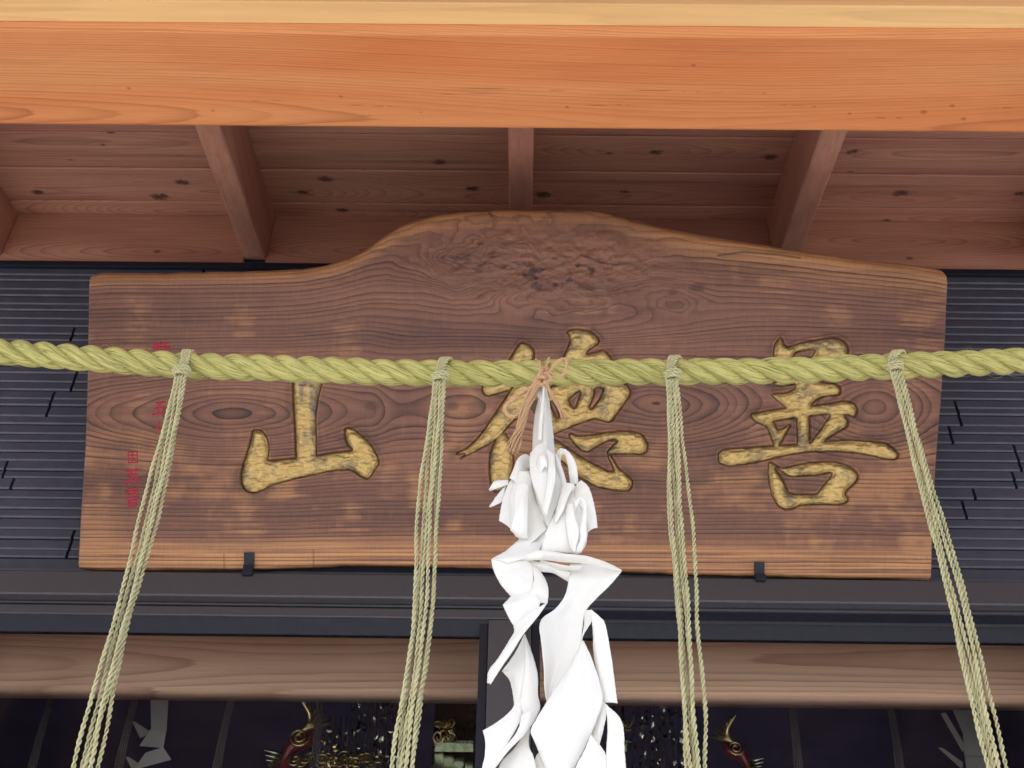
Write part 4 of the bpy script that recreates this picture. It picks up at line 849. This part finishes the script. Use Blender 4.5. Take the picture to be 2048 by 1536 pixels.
L2([(948, 1318, 3.2), (905, 1420, 3.2), (840, 1545, 3.2), (800, 1700, 3.1)], [(955, 1320, 3.2), (1045, 1435, 2.9), (1058, 1545, 2.8), (1065, 1700, 2.8)], nu=18)
L2([(905, 482, 2), (905, 560, 1.9), (886, 680, 1.8)], [(945, 470, 3), (955, 540, 2.7), (902, 625, 2.0)])
L2([(945, 472, 3.0), (968, 620, 3.1), (985, 780, 3.1), (1010, 950, 2.9), (1037, 1098, 2.6)], [(958, 478, 3.2), (1010, 520, 3.5), (1048, 575, 3.6), (1088, 800, 3.4), (1128, 1101, 2.9)])
L2([(955, 500, 2.4), (965, 640, 2.6), (975, 800, 2.6), (1030, 1060, 2.4)], [(965, 500, 3.0), (985, 640, 3.0), (1000, 800, 2.9), (1035, 1060, 2.6)])
L2([(1042, 1112, 2.8), (1060, 1200, 3), (1062, 1300, 3.0), (1055, 1400, 3), (1053, 1545, 2.8), (1050, 1700, 2.6)], [(1052, 1112, 2.9), (1135, 1185, 3.4), (1168, 1260, 3.5), (1175, 1400, 3.3), (1185, 1545, 3.1), (1190, 1700, 3)])
L2([(975, 1090, 2.3), (985, 1180, 2.4), (975, 1260, 2.3), (950, 1325, 2.1)], [(1045, 1095, 2.9), (1052, 1150, 2.8), (1046, 1220, 2.6), (1005, 1385, 2.1)])
L2([(615, 1412, .9), (572, 1490, .9), (580, 1700, .9)], [(622, 1415, 1.0), (660, 1500, 1.0), (700, 1700, 1)])

# ================================================================== behind the glass
YIN = 2.9
Ki = (0, 1080, 2.926)
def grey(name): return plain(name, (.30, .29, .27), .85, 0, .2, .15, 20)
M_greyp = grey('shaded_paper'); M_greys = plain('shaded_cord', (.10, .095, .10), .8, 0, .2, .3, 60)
def inshide(P, fld, label, K_):
    e = empty('inner_paper_streamer', label, 'paper streamer', tuple(PY(K_[0]+P[0][0]/K_[2], K_[1]+P[0][1]/K_[2], YIN)))
    for poly_, dz in ((P, 0), (fld, .02)):
        for a_, b_, c_, d_ in poly_ if isinstance(poly_[0][0], (list, tuple)) else [poly_]:
            q = [PY(K_[0]+v_[0]/K_[2], K_[1]+v_[1]/K_[2], YIN+dz*(i_ % 2)) for i_, v_ in enumerate((a_, b_, c_, d_))]
            V = [*q, *[v_+np.array([0, .0015, 0]) for v_ in q]]
            o = poly('paper_fold', V, [(0, 1, 2, 3), (7, 6, 5, 4), (0, 4, 5, 1), (1, 5, 6, 2), (2, 6, 7, 3), (3, 7, 4, 0)], M_greyp); at_parent(o, e)
def inshide2(quads, label, K_):
    e = empty('inner_paper_streamer', label, 'paper streamer', tuple(PY(K_[0]+quads[0][0][0]/K_[2], K_[1]+quads[0][0][1]/K_[2], YIN)), 'grey paper streamers behind the door glass')
    for k_, qd in enumerate(quads):
        q = [PY(K_[0]+v_[0]/K_[2], K_[1]+v_[1]/K_[2], YIN+.012*(i_ > 1)+.01*k_) for i_, v_ in enumerate(qd)]
        V = [*q, *[v_+np.array([0, .0015, 0]) for v_ in q]]
        at_parent(poly('paper_fold', V, [(0, 1, 2, 3), (7, 6, 5, 4), (0, 4, 5, 1), (1, 5, 6, 2), (2, 6, 7, 3), (3, 7, 4, 0)], M_greyp), e)
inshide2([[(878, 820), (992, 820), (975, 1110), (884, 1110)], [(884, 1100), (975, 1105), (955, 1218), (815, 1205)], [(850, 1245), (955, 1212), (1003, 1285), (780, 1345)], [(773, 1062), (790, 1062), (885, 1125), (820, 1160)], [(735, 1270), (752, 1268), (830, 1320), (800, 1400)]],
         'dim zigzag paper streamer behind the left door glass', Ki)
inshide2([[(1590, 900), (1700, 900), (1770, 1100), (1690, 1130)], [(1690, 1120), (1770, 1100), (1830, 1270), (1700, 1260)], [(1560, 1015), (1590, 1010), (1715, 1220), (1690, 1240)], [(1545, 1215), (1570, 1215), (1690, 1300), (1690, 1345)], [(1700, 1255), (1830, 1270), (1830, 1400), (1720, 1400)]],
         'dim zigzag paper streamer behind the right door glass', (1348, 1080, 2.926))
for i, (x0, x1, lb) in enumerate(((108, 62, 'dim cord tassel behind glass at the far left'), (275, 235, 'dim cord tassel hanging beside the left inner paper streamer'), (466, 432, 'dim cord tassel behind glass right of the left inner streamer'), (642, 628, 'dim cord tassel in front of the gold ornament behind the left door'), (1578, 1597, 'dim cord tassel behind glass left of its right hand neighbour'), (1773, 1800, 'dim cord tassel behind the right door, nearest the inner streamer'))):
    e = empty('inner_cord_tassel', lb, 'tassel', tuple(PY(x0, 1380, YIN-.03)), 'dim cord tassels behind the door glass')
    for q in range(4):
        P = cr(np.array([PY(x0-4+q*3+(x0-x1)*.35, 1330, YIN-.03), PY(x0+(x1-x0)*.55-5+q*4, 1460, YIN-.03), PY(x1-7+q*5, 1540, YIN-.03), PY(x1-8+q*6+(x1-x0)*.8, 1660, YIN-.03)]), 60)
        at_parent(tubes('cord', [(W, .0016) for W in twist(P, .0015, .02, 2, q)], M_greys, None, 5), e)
# hanging gilded altar ornaments
YO = 3.0
def oy(x, y, d=0): return PY(x, y, YO+d)
def phoenix(cx, cy, s, label, mir=1):
    e = empty('gilded_bird_ornament', label, 'altar ornament', tuple(oy(cx, cy+60)), 'gilded ornaments on the altar behind glass')
    L = []
    for k_ in range(7):
        a_ = .35+.16*k_; tip = (cx+mir*s*(74-k_*11), cy-s*(6+k_*9))
        P = cr(np.array([oy(cx, cy+s*30), oy(cx+mir*s*(20+2*k_), cy+s*(6-k_*3), -.02), oy(*tip, -.01*k_)]), 16)
        L.append((P, np.interp(np.linspace(0, 1, 16), [0, .6, 1], [.004, .008, .001])*s))
    at_parent(tubes('tail_feather', L, M_brass, None, 6), e)
    body = cr(np.array([oy(cx-mir*s*25, cy+s*75), oy(cx-mir*s*5, cy+s*40), oy(cx+mir*s*25, cy+s*30), oy(cx+mir*s*42, cy+s*5)]), 20)
    at_parent(tubes('body', [(body, np.interp(np.linspace(0, 1, 20), [0, .4, .8, 1], [.006, .022, .016, .003])*s)], M_lac, None, 10), e)
    W = []
    for k_ in range(6):
        P = cr(np.array([oy(cx-mir*s*20, cy+s*60), oy(cx-mir*s*(35+k_*4), cy+s*(55+k_*7), -.02), oy(cx-mir*s*(62-k_*2), cy+s*(48+k_*10), -.03)]), 12)
        W.append((P, np.interp(np.linspace(0, 1, 12), [0, .6, 1], [.003, .006, .001])*s))
    at_parent(tubes('wing_feather', W, M_silver, None, 6), e)
    a_ = np.linspace(0, 4*math.pi, 50); c_ = oy(cx+mir*s*8, cy+s*22, -.03)
    P = np.stack([c_[0]+(.004+.0018*a_)*s*np.cos(a_), np.full(50, c_[1]), c_[2]+(.004+.0018*a_)*s*np.sin(a_)], 1)
    at_parent(tubes('scroll', [(P, .0028*s)], M_brass, None, 6), e)
    at_parent(tubes('stand', [(cr(np.array([oy(cx-mir*20*s, cy+70*s), oy(cx-mir*14*s, cy+160*s), oy(cx, cy+420*s)]), 20), .012*s)], M_lac, None, 8), e)
phoenix(590, 1452, 1.0, 'gilded bird ornament with red body behind the left door glass', 1)
phoenix(1478, 1478, .8, 'gilded bird ornament with raised tail behind the right door glass', -1)
def canopy(x0, x1, y0, label, seed):
    e = empty('gilded_canopy', label, 'altar ornament', tuple(oy((x0+x1)/2, y0, .1)), 'gilded altar canopies behind glass')
    rr2 = random.Random(seed); L = []; B = []; FB = []
    nst_ = int((x1-x0)/11)
    for k_ in range(nst_):
        xx_ = x0+(x1-x0)*(k_+.5)/nst_; dz = rr2.uniform(-.08, .15)
        P = np.array([oy(xx_, y0-40, dz), oy(xx_, y0+190, dz)]); L.append((cr(P, 4), .0012))
        for j_ in range(22):
            yy = y0-10+j_*9+rr2.uniform(-5, 5); c_ = oy(xx_+rr2.uniform(-3, 3), yy, dz-.004); sz = rr2.uniform(.004, .013)
            if rr2.random() < .45: continue
            th_ = rr2.uniform(0, 6); 
            u_ = np.array([math.cos(th_), rr2.uniform(-.8, .8), math.sin(th_)]); u_ /= np.linalg.norm(u_)
            v_ = np.cross(u_, np.array([rr2.uniform(-.6, .6), -1, rr2.uniform(-.6, .6)])); v_ /= np.linalg.norm(v_); n_ = np.cross(u_, v_)*.0012
            o_ = len(B); B += [c_-u_*sz, c_-v_*sz*.55, c_+u_*sz*.8, c_+v_*sz*.55, c_+n_, c_-n_]; FB += [(o_+a_, o_+(a_+1) % 4, o_+4) for a_ in range(4)]+[(o_+(a_+1) % 4, o_+a_, o_+5) for a_ in range(4)]
    at_parent(tubes('chain', L, M_brass, None, 4), e)
    o_ = poly('pendant_plates', B, FB, M_silver if seed % 2 else M_brass); at_parent(o_, e); o_['kind'] = 'stuff'
canopy(700, 800, 1415, 'beaded gilded altar canopy left of the door stile behind glass', 5)
canopy(1262, 1370, 1415, 'beaded gilded altar canopy right of the white paper streamers behind glass', 7)
canopy(640, 700, 1470, 'small gilded hanging beside the bird ornament behind the left glass', 6)
# low altar shelf clutter at the bottom of the view
e = empty('altar_fitting', 'scrolled brass altar fitting at the bottom left of the door glass', 'altar ornament', tuple(oy(640, 1530)))
L = []
for k_ in range(16):
    c_ = oy(590+k_*11, 1520+7*math.sin(k_*1.9), -.03+.05*math.sin(k_)); a_ = np.linspace(0, 3.2*math.pi, 26)*(1 if k_ % 2 else -1); r_ = .004+.0016*np.abs(a_)
    L.append((np.stack([c_[0]+r_*np.cos(a_), c_[1]+.006*np.sin(a_), c_[2]+r_*np.sin(a_)], 1), .0026))
at_parent(tubes('scroll', L, M_brass, None, 5), e)
for x0, x1, lb in ((868, 950, 'pale mirrored brass panel of the altar cabinet behind the left glass'), (1222, 1262, 'pale mirrored brass panel of the altar cabinet right of the paper streamers')):
    e = empty('cabinet_panel', lb, 'altar cabinet', tuple(oy(x0, 1500, .2)), 'altar cabinet panels behind glass')
    nb = 4 if x1-x0 > 60 else 2
    for k_ in range(nb):
        a_ = oy(x0+(x1-x0)*(k_+.18)/nb, 1400, .18); b_ = oy(x0+(x1-x0)*(k_+.62)/nb, 1600, .18)
        at_parent(box('pilaster', min(a_[0], b_[0])-.002, max(a_[0], b_[0])+.004, YO+.17+.012*k_, YO+.195+.012*k_, b_[2], a_[2], M_silver, None, .004), e)
    a_ = oy(x0, 1492, .15); b_ = oy(x1, 1501, .15)
    at_parent(box('ledge', a_[0], b_[0], YO+.10, YO+.165, b_[2], a_[2], M_silver, None, .005), e)
    L = []
    for k_ in range(6 if nb > 2 else 3):
        c_ = oy(x0+8+(k_ % 3)*13, 1450+22*(k_//3)+5*math.sin(k_*3), .05); q_ = np.linspace(0, 3*math.pi, 24); r_ = .003+.0014*q_
        L.append((np.stack([c_[0]+r_*np.cos(q_+k_), c_[1]+.01*np.sin(q_), c_[2]+r_*np.sin(q_+k_)], 1), .0026))
    at_parent(tubes('scroll', L, M_brass, None, 5), e)
bpy.context.view_layer.update()
